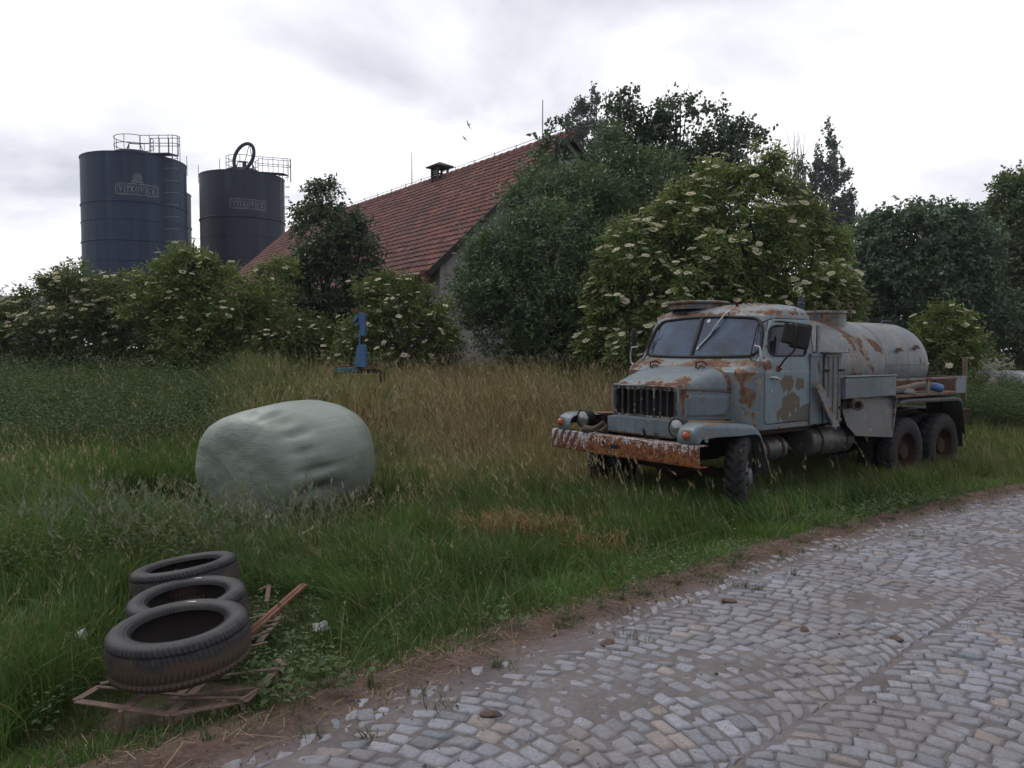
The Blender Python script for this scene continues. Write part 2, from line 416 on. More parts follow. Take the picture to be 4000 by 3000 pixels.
# ------------------------------------------------------------------ cobbled road: segmental arcs of worn granite setts
seg = np.concatenate([[0], np.cumsum(np.hypot(*np.diff(EDGE, axis=0).T))])
nrm = np.stack([np.gradient(EDGE[:, 1], seg), -np.gradient(EDGE[:, 0], seg)], 1); nrm /= np.hypot(nrm[:, 0], nrm[:, 1])[:, None]
def road_xy(s, t):
    return np.stack([np.interp(s, seg, EDGE[:, 0])+t*np.interp(s, seg, nrm[:, 0]), np.interp(s, seg, EDGE[:, 1])+t*np.interp(s, seg, nrm[:, 1])], -1)
s0 = np.interp(-1.17, EDGE[:, 0], seg)
stones = []
Wf, ROW = 1.30, .096
for fan in range(-1, 7):
    for k in range(-80, 225):
        base = k*ROW; u = -Wf/2+rng.uniform(0, .05)
        while u < Wf/2-.04:
            wd = rng.uniform(.086, .135); wd = min(wd, Wf/2-u)
            if Wf/2-u-wd < .05: wd = Wf/2-u
            if wd > .05:
                g = .0035; a, b = u+g, u+wd-g
                ro = ROW*rng.uniform(.88, 1.1)
                cor = []
                for (uu, vv) in ((a, 0), (b, 0), (b, 1), (a, 1)):
                    q_ = math.sqrt(max(.05, 1-(uu/(.78*Wf))**2)); arc = .78*Wf*(1-q_); sl = uu/(.78*Wf)/q_; th_ = vv*ro-g*(2*vv-1); n2_ = 1+sl*sl
                    cor.append((base+th_/n2_-arc, fan*Wf+Wf/2+.2+max(-Wf/2+.01, min(Wf/2-.01, uu+th_*sl/n2_))))
                cor = np.array(cor)+rng.normal(0, .005, (4, 2)); stones.append(cor)
            u += wd
stones = np.array(stones); cs = stones.mean(1)
wob = lambda P: P+np.stack([(fbm(P[..., 0]*.8, P[..., 1]*.8, 11)-.5)*.16, (fbm(P[..., 0]*.8, P[..., 1]*.8, 12)-.5)*.16], -1)
stones = wob(stones); cs = stones.mean(1)
edge_in = -.02+.42*(fbm(cs[:, 0]*1.4, cs[:, 0]*0, 4)-.35)
keep = (cs[:, 1] > edge_in-.05*rng.random(len(cs)))
_d1 = np.linalg.norm(stones[:, 0]-stones[:, 1], axis=1); _d2 = np.linalg.norm(stones[:, 0]-stones[:, 3], axis=1); keep &= (np.minimum(_d1, _d2) > .045)
XYc = road_xy(cs[:, 0]+s0, cs[:, 1]); keep &= (XYc[:, 1] > 1.0) & (XYc[:, 1] < 19) & (np.abs(XYc[:, 0]) < .78*XYc[:, 1]+1.6)
stones = stones[keep]; NS = len(stones)
G = 7; _g = np.array([-1, -.96, -.55, 0, .55, .96, 1]); gu, gv = np.meshgrid(_g, _g)
sq = lambda a, b: a*np.sqrt(1-b*b*.5*.20)                  # softened corners
U = (sq(gu, gv)+1)/2; Vv = (sq(gv, gu)+1)/2
c0, c1, c2, c3 = [stones[:, i, None, None, :] for i in range(4)]
U_, V_ = U[None, ..., None], Vv[None, ..., None]
P = c0*(1-U_)*(1-V_)+c1*U_*(1-V_)+c2*U_*V_+c3*(1-U_)*V_
P = P+(np.stack([fbm(P[..., 0]*22, P[..., 1]*22, 31, 2), fbm(P[..., 0]*22, P[..., 1]*16, 32, 2)], -1)-.5)*.016
XY = road_xy(P[..., 0]+s0, P[..., 1]); rr = np.maximum(np.abs(gu), np.abs(gv))
top = rng.normal(0, .0022, NS)[:, None, None]-.002
tilt = rng.normal(0, .0032, (NS, 2)); z = top+tilt[:, 0, None, None]*gu+tilt[:, 1, None, None]*gv
z = z+.003*(1-rr**4)[None]+(fbm(XY[..., 0]*38, XY[..., 1]*38, 8, 3)-.5)*.009
z = np.where(rr > .99, z-.03, np.where(rr > .9, z-.0022, z))
Vt = np.concatenate([XY, z[..., None]], -1).reshape(-1, 3)
qq = (np.arange(G-1)[:, None]*G+np.arange(G-1)[None]).ravel(); Fq = np.stack([qq, qq+1, qq+G+1, qq+G], 1)
Fq = (Fq[None]+(np.arange(NS)*G*G)[:, None, None]).reshape(-1, 4)[:, ::-1]
bc = np.array([(.220, .224, .252)])*np.clip(rng.normal(1, .13, (NS, 1)), .65, 1.35)
odd = rng.random(NS); bc[odd < .07] = np.array((.25, .218, .208))*rng.uniform(.8, 1.15, ((odd < .07).sum(), 1)); bc[odd > .965] = np.array((.16, .175, .20))
ms = Mat('granite_sett'); c = ms.attr('Col'); n = ms.noise(55, 6, .7); n2 = ms.noise(260, 2); n0 = ms.noise(.9, 6, .6); n9 = ms.noise(14, 6, .65)
c = ms.mix(1, c, ms.ramp(n, (.3, (.72, .72, .72)), (.7, (1.22, 1.22, 1.22))), 'MULTIPLY')
c = ms.mix(1, c, ms.ramp(n2, (.3, (.78, .78, .78)), (.7, (1.2, 1.2, 1.2))), 'MULTIPLY')
dirt = ms.math('ADD', ms.math('MULTIPLY', n0, .62), ms.math('MULTIPLY', n9, .38))
c = ms.mix(ms.math('MULTIPLY', ms.ss(.45, .60, dirt), .75), c, ms.mix(n, (.145, .128, .128), (.205, .188, .190)))
ms.set(color=c, rough=.78, spec=.3); ms.bump(ms.math('ADD', n, ms.math('MULTIPLY', n2, .4)), .45, .006)
road = link('cobblestone_road', npmesh('cobblestone_road', Vt, Fq, True, {'Col': np.repeat(bc, G*G, 0)}), ms.m); tag(road, kind='structure')

# ------------------------------------------------------------------ grass
M_grass = leaf_mat('grass_blade', .28, .25, .55)
TRUCK_O = np.array([1.197, 8.666, -.18]); TRUCK_RZ = R(-52.8)
def truck_xy(x, y):
    c, s = math.cos(TRUCK_RZ), math.sin(TRUCK_RZ); dx, dy = x-TRUCK_O[0], y-TRUCK_O[1]
    return dx*c+dy*s, -dx*s+dy*c
BALE = np.array([-2.62, 9.0])
def blades(name, P, h, wd, col, lean=.35, wind=(-.12, .0), mat=None, label=None, curl=.5, heads=None, kind='stuff'):
    n = len(P); az = rng.uniform(0, 2*np.pi, n); la = rng.uniform(0, 2*np.pi, n); lm = np.abs(rng.normal(0, lean, n))
    L = np.stack([np.cos(la)*lm+wind[0]+.9*(fbm(P[:, 0]*1.2, P[:, 1]*1.2, 61)-.5)+1.0*(fbm(P[:, 0]*5, P[:, 1]*5, 63)-.5), np.sin(la)*lm+wind[1]+.9*(fbm(P[:, 0]*1.2, P[:, 1]*1.2, 62)-.5)+1.0*(fbm(P[:, 0]*5, P[:, 1]*5, 64)-.5)], 1)
    z0 = H(P[:, 0], P[:, 1])-.02; side = np.stack([np.cos(az), np.sin(az)], 1)
    T = np.array([0, .38, .72, 1.0]); Wt = np.array([.75, 1, .72, .12]); V = np.zeros((n, 4, 2, 3), np.float32)
    for i, t in enumerate(T):
        off = L*(h*(t**1.9))[:, None] if np.isscalar(t) else 0
        up = h*t*(1-curl*.5*np.minimum(lm, 1.4)*t)
        for j, sg in enumerate((-1, 1)):
            V[:, i, j, :2] = P+off+side*(sg*wd*Wt[i]/2)[:, None]; V[:, i, j, 2] = z0+up
    V = V.reshape(-1, 3); b = np.arange(n)[:, None]*8
    F = np.concatenate([b+np.array([[2*i, 2*i+1, 2*i+3, 2*i+2]]) for i in range(3)], 0)
    C = np.repeat(col, 8, 0)
    Vs, Fs, Cs = [V], [F], [C]
    if heads is not None:                                     # seed heads: (mask, length, colour, n spikelets)
        k, hl, hc, ns = heads; idx = np.flatnonzero(k); m = len(idx)
        Vr = V.reshape(n, 4, 2, 3); tip = Vr[idx, 3].mean(1); below = Vr[idx, 2].mean(1); dr = tip-below; dr /= np.linalg.norm(dr, axis=1)[:, None]+1e-6
        for q in range(ns):
            t = (q/ns-.75)*hl[idx]; a = rng.uniform(0, 2*np.pi, m); sd = np.stack([np.cos(a), np.sin(a), rng.uniform(.2, .9, m)], 1)
            base = tip+dr*t[:, None]; ln = hl[idx]*rng.uniform(.22, .42, m)*(1.15-.8*q/ns); tp = base+(dr*.75+sd*.45)*ln[:, None]
            wv = np.cross(tp-base, rng.normal(0, 1, (m, 3))); wv /= np.linalg.norm(wv, axis=1)[:, None]+1e-6; wv *= (ln*.13)[:, None]; mid = (base+tp)/2
            Vs.append(np.stack([base, mid+wv, tp, mid-wv], 1).reshape(-1, 3)); off = sum(len(v) for v in Vs[:-1])
            Fs.append((np.arange(m)[:, None]*4+np.arange(4)[None])+off); Cs.append(np.repeat(hc[idx]*rng.uniform(.75, 1.2, (m, 1)), 4, 0))
    V = np.concatenate(Vs); F = np.concatenate(Fs); C = np.concatenate(Cs)
    o = link(name, npmesh(name, V, F, False, {'Col': C}), mat or M_grass); return tag(o, label, None, None, kind)
def scatter(n, x0, x1, y0, y1):
    P = np.stack([rng.uniform(x0, x1, n), rng.uniform(y0, y1, n)], 1)
    return P[np.abs(P[:, 0]) < .72*P[:, 1]+.5]
def free(P, pad=0.0):
    a = (P[:, 0]-BALE[0])*math.cos(R(40))-(P[:, 1]-BALE[1])*math.sin(R(40)); b = (P[:, 0]-BALE[0])*math.sin(R(40))+(P[:, 1]-BALE[1])*math.cos(R(40))
    k = (np.abs(a) > .74+pad) | (np.abs(b) > .76+pad)
    u, v = truck_xy(P[:, 0], P[:, 1])
    for ax_, ay_, n_ in ((1, .98, 1), (-1, .98, 1), (1, 4.55, 2), (1, 5.67, 2), (-1, 4.55, 2), (-1, 5.67, 2)):
        k &= ~((np.abs(u-ax_*(.93 if n_ == 1 else .80)) < (.14 if n_ == 1 else .28)) & (np.abs(v-ay_) < .34))
    for (tx, ty) in ((-1.70, 3.88), (-1.97, 4.62), (-2.225, 5.18)): k &= (np.hypot(P[:, 0]-tx, P[:, 1]-ty) > .36) | (rng.random(len(P)) < .02)
    return k
def jit(col, n, s=.22):
    c = np.asarray(col)*np.ones((n, 1)); return c*np.clip(rng.normal(1, s, (n, 1)), .45, 1.7)*np.clip(rng.normal(1, .07, (n, 3)), .7, 1.3)
def lerp(a, b, t): t = np.asarray(t)[:, None]; return a*(1-t)+b*t
GREEN, FRESH, OLIVE, TAN, RED, BLUE = [np.array(c) for c in ((.062, .122, .030), (.088, .175, .036), (.165, .185, .062), (.36, .30, .15), (.36, .25, .15), (.095, .135, .075))]
def meadow_col(P):
    x, y = P[:, 0], P[:, 1]; n = len(P); q = fbm(x*.7, y*.7, 21); q2 = fbm(x*2.3, y*2.3, 22)
    c = lerp(jit(GREEN, n), jit(FRESH, n), sst(.42, .62, q))
    far = sst(8.6, 11.0, y+1.6*(q-.5)+.25*np.minimum(x, 0))
    c = lerp(c, jit(OLIVE, n), far*.75)
    tan = far*sst(-4.6, -1.6, x+(q2-.5)*2)*(1-sst(.8, 2.6, x-.3*(y-9)))
    k = rng.random(n) < tan*(.35+.75*sst(.35, .6, q2)); c[k] = jit(TAN, k.sum())
    k = rng.random(n) < tan*.55*sst(.40, .6, fbm(x*.5, y*.5, 25)); c[k] = jit(RED, k.sum())
    k = rng.random(n) < .07; c[k] = jit(TAN*.7, k.sum())
    bl = np.exp(-(((x+2.9)/.75)**2+((y-7.1)/.7)**2)); k = rng.random(n) < bl*.4; c[k] = jit(BLUE, k.sum())
    return c
def height(P, d):
    x, y = P[:, 0], P[:, 1]; q = fbm(x*1.3, y*1.3, 23)
    h = .055+.27*sst(.15, 1.5, d)*(.35+1.3*fbm(x*2.2, y*2.2, 24))+.46*sst(9.3, 13.6, y)*(1-sst(1.0, 4.0, x-.25*(y-9)))
    h = h+.26*np.exp(-((x+2.6)/1.0)**2-((y-12.6)/.8)**2)
    h = h*(1-.45*sst(-3.6, -4.6, x+.22*(y-10))*sst(10.5, 11.5, y))
    h = h+.24*sst(-2.5, -3.7, x+.12*(y-7))*sst(5.0, 6.4, y)*(.5+q)
    u, v = truck_xy(x, y); k = (np.abs(u) < 1.2) & (v > -.1) & (v < 6.6); h = np.where(k, np.minimum(h, .34), h)
    k = (np.hypot(x-BALE[0], y-BALE[1]) < 2.1) & (y < 9.2); h = np.where(k, np.minimum(h, .17), h)
    k = (x > -2.0) & (x < -1.2) & (y > 4.45) & (y < 5.65); h = np.where(k, np.minimum(h, .07), h)
    k = (x > -1.75) & (x < -.95) & (y > 3.9) & (y < 4.5); h = np.where(k, np.minimum(h, .10), h)
    k = (x > -2.3) & (x < -1.0) & (y > 3.1) & (y < 4.1); h = np.where(k, np.minimum(h, .08), h)
    k = (u > 1.15) & (u < 1.75) & (v > .4) & (v < 6.6); h = np.where(k, np.maximum(h, .32), h)
    return h
def meadow(name, n, box, hs, wmul, dmin, label, pdens=None, **k):
    P = scatter(n, *box); d = edge_d(P[:, 0], P[:, 1])
    edge = dmin+.50*(fbm(P[:, 0]*1.7, P[:, 1]*1.7, 40)-.42)+.12*sst(-.2, -1.3, P[:, 0])*sst(5.2, 4.2, P[:, 1])
    pr = sst(edge, edge+.32, d)*(.35+.9*fbm(P[:, 0]*2.6, P[:, 1]*2.6, 41))
    ok = (rng.random(len(P)) < pr) & free(P); P, d = P[ok], d[ok]
    h = height(P, d)*rng.uniform(.55, 1.25, len(P))*hs
    wd = (.0032+.00052*P[:, 1])*rng.uniform(.7, 1.3, len(P))*wmul
    return blades(name, P, h, wd, meadow_col(P), label=label, **k)
meadow('meadow_grass', 150000, (-4.2, 4.5, 2.6, 7.4), 1.0, 1.05, .13, 'green meadow grass along the cobbled road', lean=.5)
meadow('meadow_grass', 175000, (-7.6, 7.5, 7.2, 11.5), 1.05, 1.1, .15, 'long meadow grass round the white bale and the lorry', lean=.4)
meadow('meadow_grass', 110000, (-13, 4.5, 11, 18.0), 1.1, 1.5, .5, 'tall ripening grass in front of the elder hedge', lean=.3)
meadow('meadow_grass', 90000, (4.0, 24, 9.5, 30), 1.0, 1.6, .2, 'green grass on the verge behind the lorry', lean=.4)
# flowering stalks standing above the blades
def stalks(name, n, box, hmin, hmax, col, hcol, label, dens=None, lean=.22, dmin=.8, hl=(.06, .14), ns=8, wmul=1):
    P = scatter(n, *box); d = edge_d(P[:, 0], P[:, 1]); ok = (d > dmin) & free(P, .03)
    u, v = truck_xy(P[:, 0], P[:, 1]); ok &= ~((np.abs(u) < 1.2) & (v > -.05) & (v < 6.6))
    ok &= ~((P[:, 0] > -2.3) & (P[:, 0] < -1.0) & (P[:, 1] < 5.6))
    if dens is not None: ok &= rng.random(len(P)) < dens(P[:, 0], P[:, 1])
    P = P[ok]; m = len(P); h = rng.uniform(hmin, hmax, m)
    k = np.hypot(P[:, 0]-BALE[0], P[:, 1]-BALE[1]) < 1.9; h = np.where(k & (P[:, 1] < 9.2), h*.55, h)
    blades(name, P, h, (.0016+.00022*P[:, 1])*wmul*np.ones(m), jit(col, m), lean=lean, label=label, heads=(np.ones(m, bool), rng.uniform(hl[0], hl[1], m), jit(hcol, m, .15), ns), wind=(-.10, .02))
stalks('grass_seed_head', 2600, (-4.2, 3.5, 3.6, 7.6), .35, .62, (.13, .14, .06), (.21, .19, .11), 'pale seed heads over the near meadow', lambda x, y: .35+.5*fbm(x, y, 51), dmin=1.0)
stalks('grass_seed_head', 5200, (-7.5, 4.5, 7.4, 11.5), .5, .9, (.16, .14, .07), (.34, .28, .17), 'brown seed heads behind the white bale', lambda x, y: (.3+.7*fbm(x, y, 52))*(1-.7*sst(.5, 2.5, x)))
stalks('grass_seed_head', 9000, (-11, 3.5, 11, 16.5), .75, 1.25, (.2, .15, .08), (.42, .35, .22), 'straw coloured seed heads near the hedge', lambda x, y: 1-.9*sst(-3.2, -4.6, x+.22*(y-10)), wmul=1.3)
stalks('grass_seed_head', 450, (-3.9, -1.6, 5.6, 8.0), .5, .85, (.10, .13, .08), (.17, .20, .14), 'bluish feathery grass left of the bale', hl=(.10, .2), ns=12, lean=.4)
stalks('bent_stalk', 1500, (-4.5, 5, 3.2, 9.5), .3, .6, (.20, .19, .10), (.25, .22, .13), 'pale bent stalks lying through the green grass', lean=1.1, dmin=.3, hl=(.03, .08), ns=4)
# the dead orange clump
Pd = np.concatenate([rng.normal((.18, 7.2), (.24, .11), (900, 2)), rng.normal((.78, 6.62), (.16, .08), (120, 2)), rng.normal((-.1, 7.3), (.2, .1), (250, 2))])
nd = len(Pd); blades('dead_grass', Pd, rng.uniform(.16, .40, nd), .005*np.ones(nd), jit((.38, .235, .12), nd), lean=.4, label='dead orange brown dock clump in the grass', heads=(rng.random(nd) < .6, rng.uniform(.07, .15, nd), jit((.40, .25, .14), nd), 8))
# small tufts on the earth strip and between the setts
ctr = []
for _ in range(430):
    s = rng.uniform(0, 14); t = -rng.uniform(.02, .75) if rng.random() < .86 else rng.uniform(0, .7)*rng.random(); ctr.append(road_xy(np.array([s0-1+s]), np.array([t]))[0])
ctr = np.array(ctr); ctr = ctr[np.abs(ctr[:, 0]) < .7*ctr[:, 1]+.3]
Pt = (ctr[:, None]+rng.normal(0, 1, (len(ctr), 30, 2))*rng.uniform(.012, .06, (len(ctr), 1, 1))).reshape(-1, 2); nt_ = len(Pt)
blades('grass_tuft', Pt, np.repeat(rng.uniform(.5, 1.6, len(ctr)), 30)*rng.uniform(.02, .07, nt_), .0045*np.ones(nt_), jit((.055, .085, .035), nt_), lean=.7, label='small weeds on the earth strip by the setts')
# straw lying on the earth
m = 1500; st = road_xy(rng.uniform(s0-1.5, s0+12, m), -rng.uniform(-.08, .9, m)); a = rng.uniform(0, np.pi, m); ln = rng.uniform(.02, .11, m)*np.where(rng.random(m) < .03, 3.2, 1)
zz_ = H(st[:, 0], st[:, 1], None, True)+.012; dx = np.stack([np.cos(a), np.sin(a)], 1)*ln[:, None]/2; px_ = np.stack([-np.sin(a), np.cos(a)], 1)*.0022
zt = zz_+rng.uniform(-.004, .02, m)
Vs_ = np.stack([np.c_[st-dx-px_, zz_], np.c_[st+dx-px_, zt], np.c_[st+dx+px_, zt], np.c_[st-dx+px_, zz_]], 1).reshape(-1, 3)
# crumbs of earth and grit
m2 = 7000; t_ = np.where(rng.random(m2) < .6, -rng.uniform(-.15, 1.0, m2), rng.uniform(0, 5, m2)); cp = road_xy(rng.uniform(s0-1.5, s0+9, m2), t_); ok = np.abs(cp[:, 0]) < .72*cp[:, 1]+.3; cp, t_ = cp[ok], t_[ok]; m2 = len(cp)
cr_ = rng.uniform(.002, .0055, m2)*np.where(rng.random(m2) < .05, 2.2, 1); cz = np.where(t_ < 0, H(cp[:, 0], cp[:, 1], None, True), .004)+cr_*.3
O6 = np.array([(1, 0, 0), (0, 1, 0), (-1, 0, 0), (0, -1, 0), (0, 0, .8), (0, 0, -.8)])
Vc = np.c_[cp, cz][:, None]+O6[None]*cr_[:, None, None]*rng.uniform(.6, 1.4, (m2, 6, 1)); T8 = np.array([(0, 1, 4), (1, 2, 4), (2, 3, 4), (3, 0, 4), (1, 0, 5), (2, 1, 5), (3, 2, 5), (0, 3, 5)])
gcol = jit((.085, .065, .055), m2, .4); pk = rng.random(m2) < .16; gcol[pk] = jit((.30, .29, .28), pk.sum())
tag(link('gravel', npmesh('gravel', Vc.reshape(-1, 3), (T8[None]+(np.arange(m2)*6)[:, None, None]).reshape(-1, 3), False, {'Col': np.repeat(gcol, 6, 0)}), M_grass), 'crumbs of earth and grit on the road edge', kind='stuff')
tag(link('straw', npmesh('straw', Vs_, np.arange(m*4).reshape(m, 4), False, {'Col': np.repeat(jit((.24, .18, .11), m), 4, 0)}), M_grass), 'dry straw bits scattered on the earth strip', kind='stuff')
# ------------------------------------------------------------------ leaves on sprigs
def unit(a): return a/(np.linalg.norm(a, axis=-1, keepdims=True)+1e-9)
def crown(lobes, dens, leaf=(.07, .034), per=8, slen=.38, col=(.045, .075, .03), var=.22, up=.5, droop=.25, shell=.5, tipcol=None, pinnate=False, zmin=None, cull=True, out=.7, spread=.75, puff=16, psize=.30):
    """lobes: (centre xyz, radius, squash z). Leaves in rows along short shoots that fill the lobes' outer layers."""
    B, Dr, Nr = [], [], []
    for (c, r, sq_) in lobes:
        n = int(dens*r*r*4); npf = max(8, n//puff); u = unit(rng.normal(0, 1, (npf, 3))); f = shell+(1.02-shell)*rng.random(npf)**.55
        f = f*(1+.44*(fbm(u[:, 0]*2.0+c[0]*3, u[:, 2]*2.0+u[:, 1]*2.0+c[1]*3, 60)-.5)*2)
        far = rng.random(npf) < .13; f[far] *= rng.uniform(1.04, 1.34, far.sum())            # shoots that stand out
        ps = np.minimum(psize, .45*r)*rng.uniform(.55, 1.3, npf); ps[far] *= .7
        wgt = ps**2*rng.uniform(.5, 1.5, npf)*np.where(far, .45, 1); pick = rng.choice(npf, n, p=wgt/wgt.sum())
        sq3 = np.array([1, 1, sq_]); pc_ = np.asarray(c)+u*sq3*(r*f)[:, None]
        off = unit(rng.normal(0, 1, (n, 3)))*(rng.random(n)**.5*ps[pick])[:, None]*np.array([1, 1, .75])
        p = pc_[pick]+off; u = unit(u[pick]*.6+off/(ps[pick][:, None]+1e-6)*.8); f = f[pick]
        k = np.ones(n, bool)
        if cull:
            for (c2, r2, s2) in lobes:
                if c2 is not c: k &= (((p-np.asarray(c2))/np.array([1, 1, s2]))**2).sum(1) > (.55*r2)**2
        if zmin is not None: k &= p[:, 2] > zmin
        B.append(p[k]); Dr.append(u[k]); Nr.append(f[k])
    B, Dr = np.concatenate(B), np.concatenate(Dr); S = len(B)
    d = unit(Dr*out+np.array([0, 0, up])+rng.normal(0, .45, (S, 3))); L = slen*rng.uniform(.6, 1.25, S)
    side = unit(np.cross(d, rng.normal(0, 1, (S, 3)))); nn = unit(np.cross(side, d))
    sc = np.asarray(col)*np.clip(rng.normal(1, var, (S, 1)), .4, 1.8)*np.clip(rng.normal(1, .08, (S, 3)), .75, 1.25)
    k = np.arange(per); t = (k//2*2+1.5)/per if pinnate else (k+.8)/per; sg = np.where(k % 2, 1., -1.)
    ang = rng.uniform(0, 2*np.pi, S) if pinnate else None
    base = B[:, None]+d[:, None]*(L[:, None]*t[None])[..., None]
    base[..., 2] -= droop*.5*(L[:, None]*t[None]**2)
    if pinnate: sv = side[:, None]*sg[None, :, None]
    else:
        a = rng.uniform(0, 2*np.pi, (S, per)); sv = side[:, None]*np.cos(a)[..., None]+nn[:, None]*np.sin(a)[..., None]
    ld = unit(d[:, None]*.55+sv*spread+rng.normal(0, .22, (S, per, 3))+np.array([0, 0, -droop]))
    if pinnate: ld[:, -1] = unit(d+np.array([0, 0, -droop]))
    ll = leaf[0]*rng.uniform(.65, 1.25, (S, per)); lw = leaf[1]*rng.uniform(.7, 1.25, (S, per))
    ref = nn[:, None]+rng.normal(0, .55, (S, per, 3)); wv = unit(np.cross(ld, ref)); nv = unit(np.cross(wv, ld))
    tip = base+ld*ll[..., None]; mid = base+ld*(ll*.45)[..., None]+nv*(lw*.18)[..., None]
    V = np.stack([base, mid+wv*(lw/2)[..., None], tip, mid-wv*(lw/2)[..., None]], 2).reshape(-1, 3)
    C = sc[:, None]*np.clip(rng.normal(1, .12, (S, per, 1)), .6, 1.5)
    if tipcol is not None:
        w_ = (t[None]**2*rng.random((S, 1)))[..., None]; C = C*(1-w_)+np.asarray(tipcol)*w_
    n = S*per
    return V, np.arange(n*4).reshape(n, 4), np.repeat(C.reshape(n, 3), 4, 0), B, Dr
def blossoms(B, Dr, n, size, cols=((.50, .47, .30), (.60, .57, .42))):
    k = np.flatnonzero((Dr[:, 2] > -.35)); k = rng.choice(k, min(n, len(k)), replace=False)
    # neighbours flower together
    c = B[k]+Dr[k]*.2+np.array([0, 0, .12]); nrm_ = unit(np.array([0, 0, 1.0])+Dr[k]*.55+rng.normal(0, .18, (len(k), 3)))
    m = 9; a = unit(np.cross(nrm_, rng.normal(0, 1, (len(k), 3)))); b = np.cross(nrm_, a); Vs, Cs = [], []
    r_ = size*rng.uniform(.55, 1.15, len(k)); base = np.asarray(cols[0])+(np.asarray(cols[1])-np.asarray(cols[0]))*rng.random((len(k), 1))
    for j in range(m):
        th = 2*np.pi*j/(m-1)+rng.uniform(0, .6); rad = 0 if j == m-1 else .62
        cc = c+(a*(math.cos(th)*rad)+b*(math.sin(th)*rad))*r_[:, None]+nrm_*(r_*(.12 if rad == 0 else rng.uniform(-.08, .1)))[:, None]
        h = (r_*rng.uniform(.30, .44, len(k)))[:, None]; ph = rng.uniform(0, 1.5)
        a2, b2 = a*math.cos(ph)+b*math.sin(ph), b*math.cos(ph)-a*math.sin(ph)
        Vs.append(np.stack([cc+a2*h, cc+b2*h, cc-a2*h, cc-b2*h], 1)); Cs.append(np.repeat((base*rng.uniform(.8, 1.12, (len(k), 1)))[:, None], 4, 1))
    V = np.concatenate(Vs).reshape(-1, 3); n = len(V)//4
    return V, np.arange(n*4).reshape(n, 4), np.concatenate(Cs).reshape(-1, 3)
M_leaf = leaf_mat('tree_leaf', .25, .55, .4); M_elder = leaf_mat('elder_leaf', .30, .3, .5); M_flower = leaf_mat('elder_blossom', .2, .1, .8)
M_bark = plain('bark', (.075, .06, .05), .95, 0, 25, .4, .6)
def lob(Y, *l):
    """photo circles (px, py, radius px[, dY, squash]) at ground distance Y -> lobes in metres"""
    o = []
    for q_ in l:
        dy = q_[3] if len(q_) > 3 else 0; sq_ = q_[4] if len(q_) > 4 else 1
        y = Y+dy; o.append((at(q_[0], q_[1], y), q_[2]*y/FPX, sq_))
    return o
def tree(name, label, cat, lobes, group=None, dens=60, mat=None, flowers=0, fsize=.10, trunk=.10, base=None, nlimb=7, **k):
    c = np.array([l[0] for l in lobes]); r = np.array([l[1] for l in lobes])
    b = np.array(base if base is not None else (np.average(c[:, 0], weights=r), np.average(c[:, 1], weights=r), 0.)); b[2] = H(b[0:1], b[1:2])[0]-.05
    root = empty(name, tuple(b), 0, label, cat, group)
    V, F, C, B, Dr = crown(lobes, dens, zmin=b[2]+.1, **k)
    link('crown', npmesh('crown', V-b, F, False, {'Col': C}), mat or M_leaf, root)
    if flowers:
        V, F, C = blossoms(B, Dr, flowers, fsize); tag(link('blossom', npmesh('blossom', V-b, F, False, {'Col': C}), M_flower, root), kind='stuff')
    mb = MB(); top = c.mean(0); top[2] = b[2]+(c[:, 2].max()-b[2])*.35
    fork = np.array([b[0]*.5+top[0]*.5, b[1]*.5+top[1]*.5, b[2]+(top[2]-b[2])*.6])
    mb.tube([(0, 0, -.1), tuple((fork-b)*.5+rng.normal(0, .05, 3)), tuple(fork-b)], [trunk, trunk*.8, trunk*.65], 8)
    order = np.argsort(-r)[:nlimb]
    for i in order:
        e_ = c[i]+np.array([0, 0, r[i]*.45]); mid_ = (fork+e_)/2+rng.normal(0, .12, 3)*r[i]+np.array([0, 0, .1*r[i]])
        mb.tube([tuple(fork-b), tuple(mid_-b), tuple(e_-b)], [trunk*.6, trunk*.38, trunk*.1], 6)
        for _ in range(3):
            q_ = c[i]+unit(rng.normal(0, 1, 3)+np.array([0, 0, .6]))*r[i]*.85; mb.tube([tuple(mid_-b), tuple((mid_+q_)/2-b+rng.normal(0, .06, 3)), tuple(q_-b)], [trunk*.3, trunk*.18, trunk*.06], 5)
    mb.build('trunk', M_bark, root)
    return root
EL = dict(shell=.4, leaf=(.115, .044), per=7, slen=.26, pinnate=True, droop=.35, mat=M_elder, spread=.9)
G1 = 'flowering elders along the back of the meadow'
# the tall elder behind the lorry, its crown leaning in the wind
tree('elder_tree', 'tall elder full of cream blossom behind the rusty lorry', 'tree', lob(15.2, (2985, 780, 110), (2975, 655, 50), (3030, 650, 28), (2920, 720, 60), (2720, 860, 140), (2810, 720, 70, .5), (2750, 760, 60), (3090, 880, 100), (3120, 800, 40), (3200, 990, 80, .4), (3290, 960, 30), (2470, 1030, 140), (2560, 930, 70), (2880, 990, 220), (2410, 1200, 115), (2370, 1120, 50), (2650, 1180, 230), (3080, 1130, 190), (3240, 1150, 75), (2390, 1380, 105), (2560, 1360, 180), (2900, 1330, 220), (3180, 1300, 110), (3280, 1220, 45), (3270, 1080, 45), (2860, 1120, 190, 1.2), (2620, 1250, 170, 1.2), (3060, 1300, 150, 1.2)),
     G1, dens=330, flowers=3000, fsize=.098, trunk=.13, base=at(2780, 1400, 15.2), nlimb=10, col=(.108, .168, .052), tipcol=(.24, .27, .09), **EL)
tree('elder_bush', 'bright yellow-green elder in front of the gap between the silos', 'bush', lob(17.0, (780, 1060, 62), (700, 1150, 140), (870, 1200, 125), (600, 1180, 90), (1000, 1190, 85, .5), (760, 1310, 170), (980, 1300, 140), (1080, 1090, 70, .6), (740, 1340, 120, .7), (880, 1370, 110, .5)), G1, dens=330, flowers=380, fsize=.075, col=(.098, .150, .042), tipcol=(.22, .24, .07), **EL)
